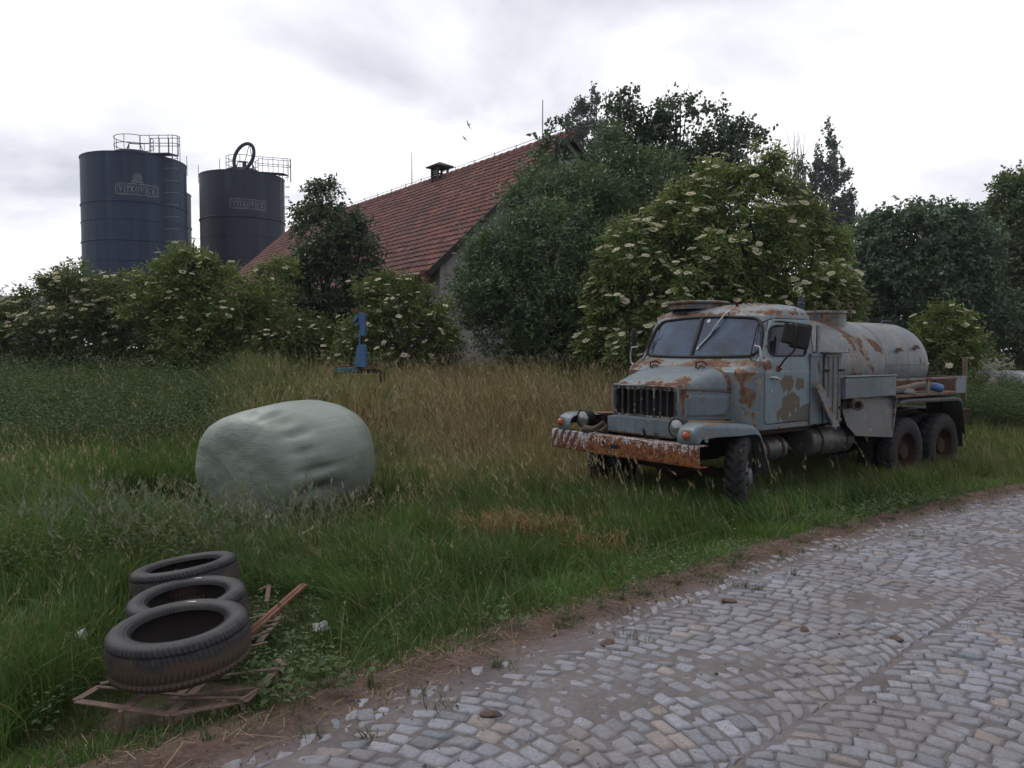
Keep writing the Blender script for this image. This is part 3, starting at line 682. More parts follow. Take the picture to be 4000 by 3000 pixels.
tree('elder_bush', 'dark wide elder below the left silo, dotted with flat blossom', 'bush', lob(17.6, (330, 1160, 105), (240, 1130, 55), (180, 1220, 90), (450, 1200, 100), (320, 1290, 170), (120, 1330, 130), (520, 1310, 120), (20, 1290, 80), (-90, 1250, 110)), G1, dens=330, flowers=800, fsize=.085, col=(.078, .112, .042), tipcol=(.14, .17, .065), **EL)
tree('elder_bush', 'rounded elder with scattered blossom right of the blue loader', 'bush', lob(16.0, (1560, 1200, 85), (1440, 1240, 85), (1640, 1240, 85), (1520, 1330, 130), (1680, 1350, 95), (1400, 1370, 90), (1600, 1420, 110)), G1, dens=330, flowers=420, fsize=.07, col=(.086, .122, .036), tipcol=(.16, .19, .06), **EL)
tree('elder_bush', 'small elder under the dark tree, left of the blue loader', 'bush', lob(16.6, (1180, 1330, 90), (1080, 1370, 80), (1290, 1370, 80), (960, 1390, 60)), G1, dens=330, flowers=90, fsize=.07, col=(.070, .10, .034), tipcol=(.14, .16, .055), **EL)
tree('elder_bush', 'small bright elder with large blossoms behind the tank', 'bush', lob(17.8, (3660, 1280, 75), (3600, 1340, 70), (3740, 1330, 75), (3680, 1400, 95), (3780, 1390, 50)), G1, dens=330, flowers=90, fsize=.10, col=(.10, .145, .04), tipcol=(.19, .24, .06), **EL)
# dark young tree in front of the tiled roof
tree('walnut_tree', 'slim dark tree in front of the red roof', 'tree', lob(19.5, (1290, 745, 28), (1270, 790, 50), (1230, 850, 55), (1330, 860, 70), (1270, 920, 120), (1240, 1030, 85), (1370, 1010, 110), (1290, 1120, 160), (1205, 1230, 95), (1390, 1180, 90), (1300, 1310, 160)), dens=240, shell=.4, leaf=(.13, .055), per=7, slen=.36, col=(.044, .070, .036), tipcol=(.07, .105, .045), droop=.4, trunk=.11, base=at(1280, 1400, 19.5))
# broad trees beside the gable
tree('willow_tree', 'dense dark green willow covering the gable wall', 'tree', lob(17.0, (2110, 690, 40, 1), (2090, 820, 90, .5), (2040, 880, 60, .3), (2240, 740, 90, 1), (2290, 880, 170, .5), (1990, 970, 100), (1880, 990, 50), (2150, 1000, 200), (1920, 1130, 115), (2050, 1180, 190), (1960, 1300, 120), (2250, 1150, 210), (2150, 1350, 190), (2330, 1330, 170), (2390, 1050, 130), (2400, 700, 110, 1.5), (2370, 610, 70, 1.5), (2500, 760, 120, 1.6), (2570, 690, 90, 2), (1905, 1040, 60), (2480, 900, 130, 1.2)), dens=205, shell=.35, leaf=(.12, .040), per=10, slen=.5, col=(.064, .110, .052), tipcol=(.13, .20, .075), droop=.15, trunk=.16, base=at(2180, 1400, 17.2), nlimb=10)
tree('aspen_tree', 'airy round-leaved aspen rising above the elder and willow', 'tree', lob(20.5, (2443, 430, 45), (2425, 500, 75), (2530, 480, 60), (2660, 420, 42), (2640, 500, 70), (2700, 570, 95), (2560, 580, 90), (2460, 620, 95), (2770, 465, 32), (2790, 560, 70), (2820, 450, 22), (2830, 510, 36), (2905, 540, 40), (2960, 570, 42), (2600, 700, 120), (2760, 700, 110), (2440, 760, 100), (2700, 830, 120), (2560, 870, 110)), dens=115, psize=.40, leaf=(.105, .09), per=7, slen=.5, col=(.048, .082, .048), droop=.5, shell=.25, trunk=.12, base=at(2600, 1400, 20.5), nlimb=14, up=.9)
tree('aspen_tree', 'two thin leafy aspen shoots against the gable peak', 'tree', lob(19.0, (2140, 520, 15), (2110, 555, 30), (2190, 500, 28), (2155, 560, 40), (2100, 640, 40), (2180, 640, 50)), dens=95, leaf=(.11, .09), per=6, slen=.3, col=(.048, .082, .048), droop=.5, shell=.2, trunk=.05, base=at(2150, 1400, 19.0), nlimb=6, up=.9)
# Lombardy poplars far behind
PO = dict(psize=1.0, puff=10, leaf=(.30, .24), per=6, slen=1.0, col=(.045, .066, .050), up=1.6, out=.35, droop=.0, shell=.1, dens=24, trunk=.3, cull=False)
GP = 'poplars far behind the trees'
tree('poplar_tree', 'narrow poplar tip nearer the roof peak', 'tree', lob(75, (2255, 440, 30, 0, 1.4), (2260, 500, 42, 0, 1.5), (2275, 570, 48, 0, 1.4), (2275, 690, 60, 0, 1.6)), GP, **PO)
tree('poplar_tree', 'thinnest and tallest poplar tip beside the roof peak', 'tree', lob(75, (2322, 390, 16, 0, 2), (2328, 440, 26, 0, 1.8), (2340, 510, 36, 0, 1.6), (2345, 600, 44, 0, 1.6), (2350, 720, 55, 0, 1.6)), GP, **PO)
tree('poplar_tree', 'broad dark poplar right of the tall elder', 'tree', lob(75, (3228, 520, 12, 0, 3), (3235, 595, 26, 0, 2.2), (3192, 625, 20, 0, 2), (3240, 690, 46, 0, 1.8), (3180, 690, 34, 0, 1.8), (3290, 690, 30, 0, 1.8), (3250, 790, 60, 0, 1.7), (3180, 800, 40, 0, 1.6), (3310, 830, 32, 0, 1.8), (3260, 890, 75, 0, 1.3), (3325, 900, 24, 0, 1.6), (3250, 980, 70, 0, 1.2)), GP, **PO)
pr_ = tree('poplar_tree', 'half bare poplar with thin upright twigs', 'tree', lob(75, (3120, 690, 22, 0, 2), (3125, 760, 34, 0, 1.8), (3130, 850, 44, 0, 1.6), (3130, 960, 50, 0, 1.4)), GP, **PO)
mb = MB(); o_ = np.array(pr_.location)
for i in range(26):
    b_ = at(3100+rng.uniform(-5, 40), 760+rng.uniform(-40, 60), 75)+rng.normal(0, .4, 3); e_ = at(3118+rng.normal(0, 16), 545+rng.uniform(-40, 120), 75)+rng.normal(0, .4, 3)
    mb.tube([tuple(b_-o_), tuple((b_+e_)/2-o_+rng.normal(0, .15, 3)), tuple(e_-o_)], [.05, .035, .012], 4)
mb.build('bare_twig', M_bark, pr_)
# right edge
RT = dict(psize=.55, puff=18, leaf=(.16, .10), per=8, slen=.5, trunk=.2, nlimb=9)
GR = 'broad trees at the right of the yard'
tree('hazel_tree', 'lower bluish green tree filling the space above the tank', 'tree', lob(27, (3480, 900, 75), (3400, 960, 90), (3600, 870, 80), (3700, 890, 75), (3560, 960, 130), (3720, 1000, 120), (3420, 1070, 120), (3600, 1100, 170), (3800, 960, 60), (3800, 1090, 110), (3400, 1200, 130), (3560, 1230, 150), (3740, 1230, 150), (3860, 1220, 100)), GR, dens=150, shell=.3, col=(.090, .145, .088), tipcol=(.06, .09, .045), base=at(3600, 1450, 27), **RT)
tree('maple_tree', 'tall tree rising past the right edge of the picture', 'tree', lob(29, (4010, 720, 70), (3990, 820, 100), (3930, 850, 60), (3880, 920, 60), (3990, 960, 140), (3890, 1040, 110), (4080, 900, 150), (3960, 1120, 150), (3880, 1220, 120), (4000, 1270, 150), (4120, 1100, 170)), GR, dens=150, shell=.3, col=(.098, .150, .060), tipcol=(.085, .11, .04), base=at(4000, 1450, 29), **RT)
# leafy weeds at the left and tall weeds at the right
def weeds(name, n, box, hh, label, leaf=(.06, .02), col=(.05, .085, .028), per=12, dens=None, cmin=1.2, tip=None):
    P = scatter(n, *box); d = edge_d(P[:, 0], P[:, 1]); ok = (d > cmin) & free(P, .1)
    u, v = truck_xy(P[:, 0], P[:, 1]); ok &= ~((np.abs(u) < 1.35) & (v > -.3) & (v < 6.9))
    if dens is not None: ok &= rng.random(len(P)) < dens(P[:, 0], P[:, 1])
    P = P[ok]; z = H(P[:, 0], P[:, 1]); m = len(P); Vs, Fs, Cs, off = [], [], [], 0
    lb = [(np.array([x, y, zz0+.02]), .08, 1) for x, y, zz0 in zip(P[:, 0], P[:, 1], z)]
    B = np.array([l[0] for l in lb]); L = rng.uniform(hh[0], hh[1], m); dvec = unit(np.array([0, 0, 1.])+rng.normal(0, .16, (m, 3)))
    t = np.linspace(.15, 1, per); base = B[:, None]+dvec[:, None]*(L[:, None]*t[None])[..., None]
    a = rng.uniform(0, 2*np.pi, (m, 1))+np.arange(per)[None]*2.4; ld = np.stack([np.cos(a), np.sin(a), .35+0*a], -1); ld = unit(ld+rng.normal(0, .2, ld.shape))
    ll = leaf[0]*(1.3-.7*t[None])*rng.uniform(.7, 1.3, (m, per)); lw = ll*(leaf[1]/leaf[0])
    wv = unit(np.cross(ld, np.array([0, 0, 1.])+rng.normal(0, .3, ld.shape))); tp = base+ld*ll[..., None]; tp[..., 2] -= ll*.25; mid = base+ld*(ll*.5)[..., None]
    V = np.stack([base, mid+wv*(lw/2)[..., None], tp, mid-wv*(lw/2)[..., None]], 2).reshape(-1, 3)
    c = jit(col, m, .2)[:, None]*rng.uniform(.8, 1.2, (m, per, 1))
    if tip is not None: c = c*(1-t[None, :, None]**4)+np.asarray(tip)*t[None, :, None]**4
    N = m*per; tag(link(name, npmesh(name, V, np.arange(N*4).reshape(N, 4), False, {'Col': np.repeat(c.reshape(N, 3), 4, 0)}), M_grass), label, kind='stuff')
weeds('weeds', 5200, (-4.5, 5.0, 3.4, 9.5), (.06, .24), 'small broad leaved weeds through the verge grass', leaf=(.05, .024), per=8, col=(.075, .12, .045), cmin=.12, dens=lambda x, y: sst(.40, .62, fbm(x*1.5, y*1.5, 75)))
weeds('weeds', 3600, (-6.5, -2.4, 5.4, 10.5), (.25, .62), 'leafy green weeds left of the bale', dens=lambda x, y: sst(.38, .6, fbm(x*.8, y*.8, 71))*((np.hypot(x-BALE[0], y-BALE[1]) > 2.3) | (y > 9.2)), leaf=(.075, .028), tip=(.11, .11, .04))
weeds('weeds', 9000, (-13, -3.5, 10.5, 17.5), (.6, 1.15), 'dark nettles in front of the elder hedge at the left', leaf=(.10, .04), per=16, col=(.062, .108, .048), dens=lambda x, y: sst(-3.2, -5.2, x+.25*(y-12)+(fbm(x, y, 72)-.5)*2))
weeds('weeds', 9000, (10, 24, 17, 29), (.5, 1.15), 'tall green weeds at the right behind the lorry', leaf=(.13, .055), per=12, col=(.055, .095, .032))
weeds('weeds', 700, (1.2, 3.6, 6.9, 8.6), (.15, .45), 'grey green weeds by the front wheel', leaf=(.07, .03), col=(.05, .07, .045), cmin=.9, dens=lambda x, y: np.exp(-((x-2.95)/.28)**2-((y-7.75)/.22)**2))
# ------------------------------------------------------------------ barn with tiled roof
bu = np.array([.7965, .6046, 0]); br_ = np.array([-.6046, .7965, 0]); bz = np.array([0, 0, 1.])
BO = at(1680, 1060, 20.0); EAVE = BO[2]; BO = np.array([BO[0], BO[1], 0.]); HB, RISE, LEN = 4.88, 4.36, 21.9
GB = float(H(BO[0:1]+2, BO[1:2]+2)[0])-.1
barn = empty('barn', (BO[0], BO[1], GB), 0, 'grey plastered barn with a steep red tiled roof', 'barn')
def bp(u, r, z): return BO+bu*u+br_*r+bz*z-np.array([BO[0], BO[1], GB])
mt = Mat('roof_tile'); c = mt.attr('Col'); n = mt.noise(6, 7, .65); n2 = mt.noise(.5, 5, .6)
c = mt.mix(1, c, mt.ramp(n, (.3, (.6, .6, .62)), (.7, (1.3, 1.25, 1.2))), 'MULTIPLY'); c = mt.mix(mt.math('MULTIPLY', mt.ss(.42, .66, n2), .6), c, (.082, .050, .050))
mt.set(color=c, rough=.85, spec=.25); mt.bump(n, .4, .02); M_tile = mt.m
def slope(side):
    nc, per, nr = 84, 4, 24; L = math.hypot(HB, RISE); V, C = [], []
    iu = np.arange(nc*per+1); colr = rng.normal(1, .11, (nr, nc+1)); hue = rng.random((nr, nc+1))
    rows = []
    for k in range(nr):
        for t in (0.0, .04, .96):
            s = (k+t)/nr; lift = .012+(.036 if t < .02 else .034*(1-t)) ; rows.append((s, lift if t > .01 else .002, k))
    rows.append((1.0, .01, nr-1))
    prof = np.array([0, .028, .018, .034])[iu % per]
    sag = lambda rr: -.05*np.sin(np.pi*rr/LEN)
    for s, lift, k in rows:
        rr = LEN*iu/(nc*per); wob_ = (fbm(rr*.9, np.full(len(rr), s*9.), 81)-.5)*.07
        u = HB*s if side < 0 else 2*HB-HB*s; z = EAVE+RISE*s
        nn_ = np.array([-RISE, 0, HB])/L if side < 0 else np.array([RISE, 0, HB])/L
        h_ = lift+prof+wob_
        P = np.stack([bp(u+nn_[0]*h, r, z+nn_[2]*h+sg) for r, h, sg in zip(rr, h_, sag(rr))]); V.append(P)
        ci = np.minimum(iu//per, nc); base = np.array((.155, .068, .058))*colr[k, ci][:, None]; m_ = hue[k, ci] > .8; base[m_] = np.array((.185, .085, .070))*colr[k, ci][m_][:, None]
        m_ = hue[k, ci] < .16; base[m_] = np.array((.105, .058, .054))*colr[k, ci][m_][:, None]; C.append(base)
    V = np.concatenate(V); C = np.concatenate(C); nu = nc*per+1; nrw = len(rows)
    q = (np.arange(nrw-1)[:, None]*nu+np.arange(nu-1)[None]).ravel(); F = np.stack([q, q+1, q+nu+1, q+nu], 1)
    if side > 0: F = F[:, ::-1]
    return V, F, C
A, Bq = slope(-1), slope(1)
roof = link('roof', npmesh('roof', np.concatenate([A[0], Bq[0]]), np.concatenate([A[1], Bq[1]+len(A[0])]), False, {'Col': np.concatenate([A[2], Bq[2]])}), M_tile, barn)
mb = MB()
for k in range(58):                                            # ridge tiles
    a = LEN*k/58; b = LEN*(k+1.12)/58; sg = -.05*math.sin(math.pi*a/LEN)
    mb.tube([bp(HB, a, EAVE+RISE-.02+sg+.02), bp(HB, b, EAVE+RISE-.02+sg)], [.135, .115], 10)
mb.build('ridge_cap', plain('ridge_tile', (.15, .07, .06), .85, 0, 12, .4, .4), roof)
mb = MB()
sk = -.16
mb.sheet([bp(.06, .02, EAVE+sk), bp(HB, .02, EAVE+RISE+sk), bp(2*HB-.06, .02, EAVE+sk), bp(2*HB-.06, LEN-.02, EAVE+sk), bp(HB, LEN-.02, EAVE+RISE+sk), bp(.06, LEN-.02, EAVE+sk)], .0, (0, 0, 1)) if False else None
for sgn in (0, 1):
    u0 = .05 if sgn == 0 else 2*HB-.05
    mb.sheet([bp(u0, .03, EAVE-.02), bp(HB, .03, EAVE+RISE-.04), bp(HB, LEN-.03, EAVE+RISE-.04), bp(u0, LEN-.03, EAVE-.02)], .10, (0, 0, -1))
mb.build('roof_boarding', plain('dark_boards', (.03, .024, .02), .9, 0, 20, .4, .3), barn)
mw = Mat('old_plaster'); n = mw.noise(1.1, 8, .6, .4); n2 = mw.noise(18, 6, .65); v_ = mw.noise(1, 5, .6, 0, mw.map((5, 5, .5)))
c = mw.ramp(n, (.3, (.32, .32, .325)), (.55, (.44, .43, .43)), (.75, (.50, .485, .47))); c = mw.mix(mw.math('MULTIPLY', mw.ss(.5, .7, v_), .4), c, (.13, .12, .11))
c = mw.mix(mw.ss(.66, .69, n), c, (.24, .18, .13)); mw.set(color=c, rough=.95, spec=.15); mw.bump(n2, .4, .02); M_plaster = mw.m
mb = MB(); zb = GB-.3; U0, U1 = .42, 2*HB-.42; zu = lambda u: EAVE+RISE*(u if u < HB else 2*HB-u)/HB-.15
mb.add([bp(U0, .2, zb), bp(U1, .2, zb), bp(U1, .2, zu(U1)), bp(HB, .2, zu(HB)), bp(U0, .2, zu(U0))]+[bp(U0, LEN-.2, zb), bp(U1, LEN-.2, zb), bp(U1, LEN-.2, zu(U1)), bp(HB, LEN-.2, zu(HB)), bp(U0, LEN-.2, zu(U0))],
       [(0, 1, 2, 3, 4), (9, 8, 7, 6, 5), (0, 4, 9, 5), (1, 6, 7, 2)])
mb.build('wall', M_plaster, barn, smooth=False)
mb = MB(); mb.bar(bp(-.04, .0, EAVE-.05), bp(HB, .0, EAVE+RISE-.05), .16, .03, up=tuple(br_)); mb.bar(bp(2*HB+.04, .0, EAVE-.05), bp(HB, .0, EAVE+RISE-.05), .16, .03, up=tuple(br_))
mb.build('verge_board', plain('verge_board', (.05, .042, .04), .9, 0, 12, .3, .2), barn)
M_gutter = plain('brown_gutter', (.115, .045, .034), .6, 0, 9, .35, .2)
mb = MB(); mb.tube([bp(-.09, .05, EAVE-.06), bp(-.09, LEN, EAVE-.06)], .075, 10)
g_ = mb.build('gutter', M_gutter, barn)
mb = MB(); mb.lathe([(.05, -.3), (.075, -.27), (.13, -.08), (.15, .08), (.15, .1)], tuple(bp(-.06, .13, EAVE-.10)), 'Z', 4); mb.build('hopper', M_gutter, g_, smooth=False)
mb = MB(); mb.tube([bp(-.06, .13, EAVE-.35), bp(-.04, .16, EAVE-.7), bp(.3, .3, EAVE-1.1), bp(.34, .35, EAVE-1.6), bp(.34, .35, GB)], .05, 10); mb.build('downpipe', M_gutter, barn)
for zz0, uu0 in ((3.83, .98), (2.93, 1.02)):                      # iron wire brackets on the gable
    mb = MB(); mb.box(bp(uu0, .10, zz0), (.30, .05, .05), rz=R(37.2)); mb.box(bp(uu0+.09, .09, zz0-.10), (.08, .06, .16), rz=R(37.2)); mb.box(bp(uu0+.09, .15, zz0-.02), (.05, .14, .05), rz=R(37.2))
    mb.build('wall_bracket', M_dark_metal, barn)
mb = MB(); zr = EAVE+RISE
M_wood = plain('grey_wood', (.055, .06, .065), .9, 0, 10, .35, .3); uv = HB
Lv = 7.35
for du in (-.21, .21):
    for dr_ in (-.21, .21): mb.box(bp(uv+du, Lv+dr_, zr+.12), (.07, .07, .62), rz=R(37.2))
vent = mb.build('ventilator', M_wood, barn)
mb = MB(); cc = [bp(uv+a, Lv+b, zr+.40) for a, b in ((-.38, -.38), (.38, -.38), (.38, .38), (-.38, .38))]; ct = bp(uv, Lv, zr+.58); c2_ = [p-np.array([0, 0, .05]) for p in cc]
mb.add(cc+[ct]+c2_, [(0, 1, 4), (1, 2, 4), (2, 3, 4), (3, 0, 4), (8, 7, 6, 5), (0, 5, 6, 1), (1, 6, 7, 2), (2, 7, 8, 3), (3, 8, 5, 0)]); mb.build('cap', M_wood, vent, smooth=False)
mb = MB()
for k in range(5):
    z = zr+.0+k*.085
    m = Matrix.Rotation(R(37.2), 3, 'Z') @ Matrix.Rotation(R(35), 3, 'Y')
    mb.box(bp(uv-.21, Lv, z), (.08, .38, .014), M=m)
    m2 = Matrix.Rotation(R(37.2), 3, 'Z') @ Matrix.Rotation(R(-35), 3, 'X')
    if k < 2: mb.box(bp(uv, Lv-.21, z), (.38, .08, .014), M=m2)
mb.build('louvre', M_wood, vent, smooth=False)
for Lr, hh in ((9.41, 1.34), (1.36, 1.3), (19.3, 1.3)):
    mb = MB(); mb.tube([bp(HB, Lr, zr-.05), bp(HB, Lr, zr+hh)], [.018, .012], 6); mb.build('lightning_rod', M_dark_metal, barn)
mb = MB(); pts = []
for k in range(45):
    r_ = 21.5*k/44; pts.append(bp(HB-.02, r_, zr+.22-.05*math.sin(math.pi*r_/LEN)-.03*abs(math.sin(k*math.pi/2.2))))
mb.tube(pts, .009, 5)
for k in range(18): mb.tube([bp(HB, 1.2*k+.3, zr+.02), bp(HB, 1.2*k+.3, zr+.22)], .013, 5)
mb.build('lightning_wire', M_dark_metal, barn)

# ------------------------------------------------------------------ silos
def silo_mat(name, col, light):
    m = Mat(name); v = m.noise(1, 6, .6, 0, m.map((2.2, 2.2, .10))); n = m.noise(3, 6, .6)
    c = m.ramp(v, (.3, tuple(c*.65 for c in col)), (.5, col), (.72, light)); c = m.mix(m.math('MULTIPLY', m.ss(.5, .75, n), .4), c, tuple(k*.6 for k in col))
    m.set(color=c, rough=.55, spec=.35); m.bump(n, .15, .02); return m.m
M_silo = silo_mat('navy_silo_steel', (.015, .031, .070), (.034, .060, .112)); M_silo2 = silo_mat('blackened_silo_steel', (.014, .021, .040), (.030, .040, .060)); M_rail = plain('galvanised_rail', (.045, .055, .075), .6, .3, 8, .2, .05)
mfade = Mat('faded_lettering'); n = mfade.noise(2.2, 5, .6); n2 = mfade.noise(14, 4, .6)
mfade.set(color=mfade.ramp(mfade.math('ADD', mfade.math('MULTIPLY', n, .6), mfade.math('MULTIPLY', n2, .4)), (.36, (.06, .075, .105)), (.58, (.20, .215, .235))), rough=.7); M_fade = mfade.m
FONT_WORD = 'VÍTKOVICE'
def bent(me, rad, a0, z0):
    """lay a flat mesh (x along, y up) on the cylinder wall; angle 0 looks towards -Y"""
    n = len(me.vertices); co = np.zeros(n*3, np.float32); me.vertices.foreach_get('co', co); co = co.reshape(-1, 3)
    th = a0+co[:, 0]/rad; rr = rad+.012+co[:, 2]; o = np.stack([np.sin(th)*rr, -np.cos(th)*rr, z0+co[:, 1]], 1)
    me.vertices.foreach_set('co', o.astype(np.float32).ravel()); me.update()
def serif(word, size, width):
    """slab-serif capitals, bold strokes with feet"""
    h = size; w = .17*h; sf = .11*h; mb = MB()
    def st(x0, y0, x1, y1, t=w): mb.bar((x0, y0, 0), (x1, y1, 0), t, .006)
    def foot(x, y, l=.34*h): mb.box((x, y, .001), (l, sf, .006))
    x = 0; L = []
    for ch in word:
        if ch in 'V':
            W = .86*h; st(x+.18*h, h, x+W/2, .04*h); st(x+W-.18*h, h, x+W/2, .04*h, w*.6); foot(x+.17*h, h-sf/2); foot(x+W-.17*h, h-sf/2, .3*h)
        elif ch in 'IÍ':
            W = .42*h; st(x+W/2, 0, x+W/2, h); foot(x+W/2, sf/2, .4*h); foot(x+W/2, h-sf/2, .4*h)
            if ch == 'Í': mb.bar((x+W/2-.03*h, h*1.06, 0), (x+W/2+.13*h, h*1.26, 0), .1*h, .006)
        elif ch == 'T':
            W = .76*h; st(x+W/2, 0, x+W/2, h); foot(x+W/2, sf/2, .42*h); mb.box((x+W/2, h-.07*h, .001), (W*.92, .14*h, .006)); mb.box((x+W*.10, h-.17*h, .002), (.09*h, .28*h, .006)); mb.box((x+W*.90, h-.17*h, .002), (.09*h, .28*h, .006))
        elif ch == 'K':
            W = .86*h; st(x+.2*h, 0, x+.2*h, h); foot(x+.2*h, sf/2); foot(x+.2*h, h-sf/2); st(x+.28*h, .42*h, x+.66*h, h, w*.7); st(x+.36*h, .5*h, x+.70*h, 0); foot(x+.68*h, sf/2, .3*h); foot(x+.64*h, h-sf/2, .28*h)
        elif ch in 'OC':
            W = .80*h; n_ = 26; a0, a1 = (0, 2*math.pi) if ch == 'O' else (R(48), R(312)); P = []
            for i in range(n_+1):
                a = a0+(a1-a0)*i/n_; tk = .085+.05*abs(math.cos(a)); ca, sa = math.cos(a), math.sin(a)
                P += [(x+W/2+.38*h*ca, h/2+.5*h*sa, 0), (x+W/2+(.38-tk*1.5)*h*ca, h/2+(.5-tk)*h*sa, 0)]
            mb.add(P, [(2*i, 2*i+2, 2*i+3, 2*i+1) for i in range(n_)])
            if ch == 'C': mb.box((x+W*.86, h*.80, .001), (.09*h, .3*h, .006))
        elif ch == 'E':
            W = .74*h; st(x+.19*h, 0, x+.19*h, h); mb.box((x+.36*h, .065*h, .001), (.6*h, .13*h, .006)); mb.box((x+.36*h, h-.065*h, .001), (.58*h, .13*h, .006)); mb.box((x+.36*h, .5*h, .001), (.32*h, .11*h, .006)); mb.box((x+.64*h, .15*h, .002), (.08*h, .26*h, .006)); mb.box((x+.62*h, h-.15*h, .002), (.08*h, .26*h, .006)); mb.box((x+.52*h, .5*h, .002), (.07*h, .24*h, .006))
        x += W+.05*h
    k = width/x
    mb.v = [((p[0]-x/2)*k, p[1]-h/2, p[2]) for p in mb.v]; return mb
def silo(label, c, rad, ztop, z0, mat, rings, text=None, emblem=False, ladder=None, platform=True, loop=False, rods=()):
    root = empty('silo', (c[0], c[1], 0), 0, label, 'silo', 'steel silos behind the hedge')
    mb = MB(); prof = [(rad*.97, z0-3.5), (rad*.97, z0), (rad, z0+.02)]; prof += [(rad, z) for z in np.linspace(z0+.3, ztop, 20)]
    mb.lathe(prof, n=96); mb.build('shell', mat, root)
    mb = MB(); mb.lathe([(rad+.03, ztop-.03), (rad+.04, ztop+.03), (rad*.6, ztop+.30), (1.15, ztop+.46), (1.1, ztop+.62), (.4, ztop+.70), (0.01, ztop+.70)], n=64); mb.build('roof', mat, root)
    for z, t in rings:
        mb = MB(); mb.tube([(math.cos(a)*(rad+.01), math.sin(a)*(rad+.01), z) for a in np.linspace(0, 2*math.pi, 96, endpoint=False)], t, 6, closed=True); mb.build('ring', mat, root)
    va = math.atan2(-c[0], c[1])
    if text:
        a0, z, w_, h_ = text
        me = serif(FONT_WORD, h_*.5, w_*.86); o = me.build('lettering', M_fade, root, smooth=False); bent(o.data, rad, va+a0, z)
        mb = MB()
        def rr_(w2, h2, r_, t):
            P = []
            for cx, cy_, s0_ in ((w2-r_, h2-r_, 0), (-(w2-r_), h2-r_, 90), (-(w2-r_), -(h2-r_), 180), (w2-r_, -(h2-r_), 270)):
                for q in range(5): a = R(s0_+q*22.5); P.append((cx+r_*math.cos(a), cy_+r_*math.sin(a)))
            P2 = []
            for i in range(len(P)):                                # cut long sides so they can bend
                x0, y0 = P[i]; x1, y1 = P[(i+1) % len(P)]; m_ = max(1, int(math.hypot(x1-x0, y1-y0)/.1))
                P2 += [(x0+(x1-x0)*j/m_, y0+(y1-y0)*j/m_) for j in range(m_)]
            n_ = len(P2); k2 = lambda p, s: (p[0]*(1-s/w2), p[1]*(1-s/h2), 0)
            mb.add([k2(p, 0) for p in P2]+[k2(p, t) for p in P2], [(i, (i+1) % n_, n_+(i+1) % n_, n_+i) for i in range(n_)])
        rr_(w_/2, h_/2, .12, .045); rr_(w_/2-.10, h_/2-.09, .08, .02)
        o = mb.build('lettering_frame', M_fade, root, smooth=False); bent(o.data, rad, va+a0, z)
        if emblem:
            mb = MB(); n_ = 28
            for ra, rb in ((.25, .20), (.15, .11)):
                P = [(rq*math.cos(2*math.pi*i/n_), rq*math.sin(2*math.pi*i/n_), 0) for i in range(n_) for rq in (ra, rb)]; mb.add(P, [(2*i, (2*i+2) % (2*n_), (2*i+3) % (2*n_), 2*i+1) for i in range(n_)])
            for s in (-1, 1): mb.bar((s*.30, -.27, 0), (s*.17, -.12, 0), .05, .005)
            mb.box((0, -.285, .001), (.62, .06, .005)); mb.box((0, -.02, .001), (.30, .03, .005)); mb.box((0, .07, .001), (.16, .03, .005)); mb.bar((-.08, -.10, 0), (.08, .11, 0), .03, .006)
            me = mb.build('emblem', M_fade, root, smooth=False); bent(me.data, rad, va+a0, z+h_/2+.36)
    la = va+ladder if ladder is not None else 0
    dirn = np.array([math.sin(la), -math.cos(la), 0]); tang = np.array([math.cos(la), math.sin(la), 0]); wall = dirn*rad
    if ladder is not None:
        mb = MB()
        for s in (-.2, .2): mb.tube([tuple(wall+dirn*.16+tang*s+bz*(z0-3)), tuple(wall+dirn*.16+tang*s+bz*(ztop+.1))], .022, 5)
        for k in range(int((ztop-z0+3)/.31)): z = z0-3+k*.31; mb.tube([tuple(wall+dirn*.16-tang*.2+bz*z), tuple(wall+dirn*.16+tang*.2+bz*z)], .014, 5)
        lad = mb.build('ladder', M_rail, root); hoopm = plain('pale_steel_hoop', (.20, .22, .26), .5, .3, 8, .2, 0)
        for k in range(int((ztop-z0)/.72)+1):
            z = ztop-k*.72; mb = MB(); mb.tube([tuple(wall+dirn*(.16+.62*math.sin(a))+tang*(.36*math.cos(a))+bz*z) for a in np.linspace(0, math.pi, 9)], .022, 5); mb.build('safety_hoop', hoopm, lad)
    if platform:
        zt = ztop+.55; mb = MB(); h_ = .95
        for zz0 in (zt+h_, zt+h_*.5): mb.tube([(1.12*math.cos(a), 1.12*math.sin(a), zz0) for a in np.linspace(la-math.pi/2+.35, la-math.pi/2+2*math.pi-.35, 30)], .022, 5)
        for a in np.linspace(la-math.pi/2+.35, la-math.pi/2+2*math.pi-.35, 8): mb.tube([(1.12*math.cos(a), 1.12*math.sin(a), zt-.1), (1.12*math.cos(a), 1.12*math.sin(a), zt+h_)], .02, 5)
        e_ = rad+.55
        for s in (-.36, .36):
            for hh in (.5, 1.0):
                mb.tube([tuple(dirn*1.06+tang*s+bz*(zt+h_*hh)), tuple(dirn*e_+tang*s+bz*(ztop+.25+h_*hh))], .022, 5)
            for q in np.linspace(0, 1, 4): p_ = dirn*(1.06+(e_-1.06)*q)+tang*s; zz0 = zt+(ztop+.25-zt)*q; mb.tube([tuple(p_+bz*(zz0-.1)), tuple(p_+bz*(zz0+h_))], .02, 5)
        for hh in (.5, 1.0): mb.tube([tuple(dirn*(e_+.36*math.sin(a))+tang*.36*math.cos(a)+bz*(ztop+.25+h_*hh)) for a in np.linspace(0, math.pi, 8)], .022, 5)
        for a in (.8, 1.6, 2.4): p_ = dirn*(e_+.36*math.sin(a))+tang*.36*math.cos(a); mb.tube([tuple(p_+bz*(ztop-.4)), tuple(p_+bz*(ztop+.25+h_))], .02, 5)
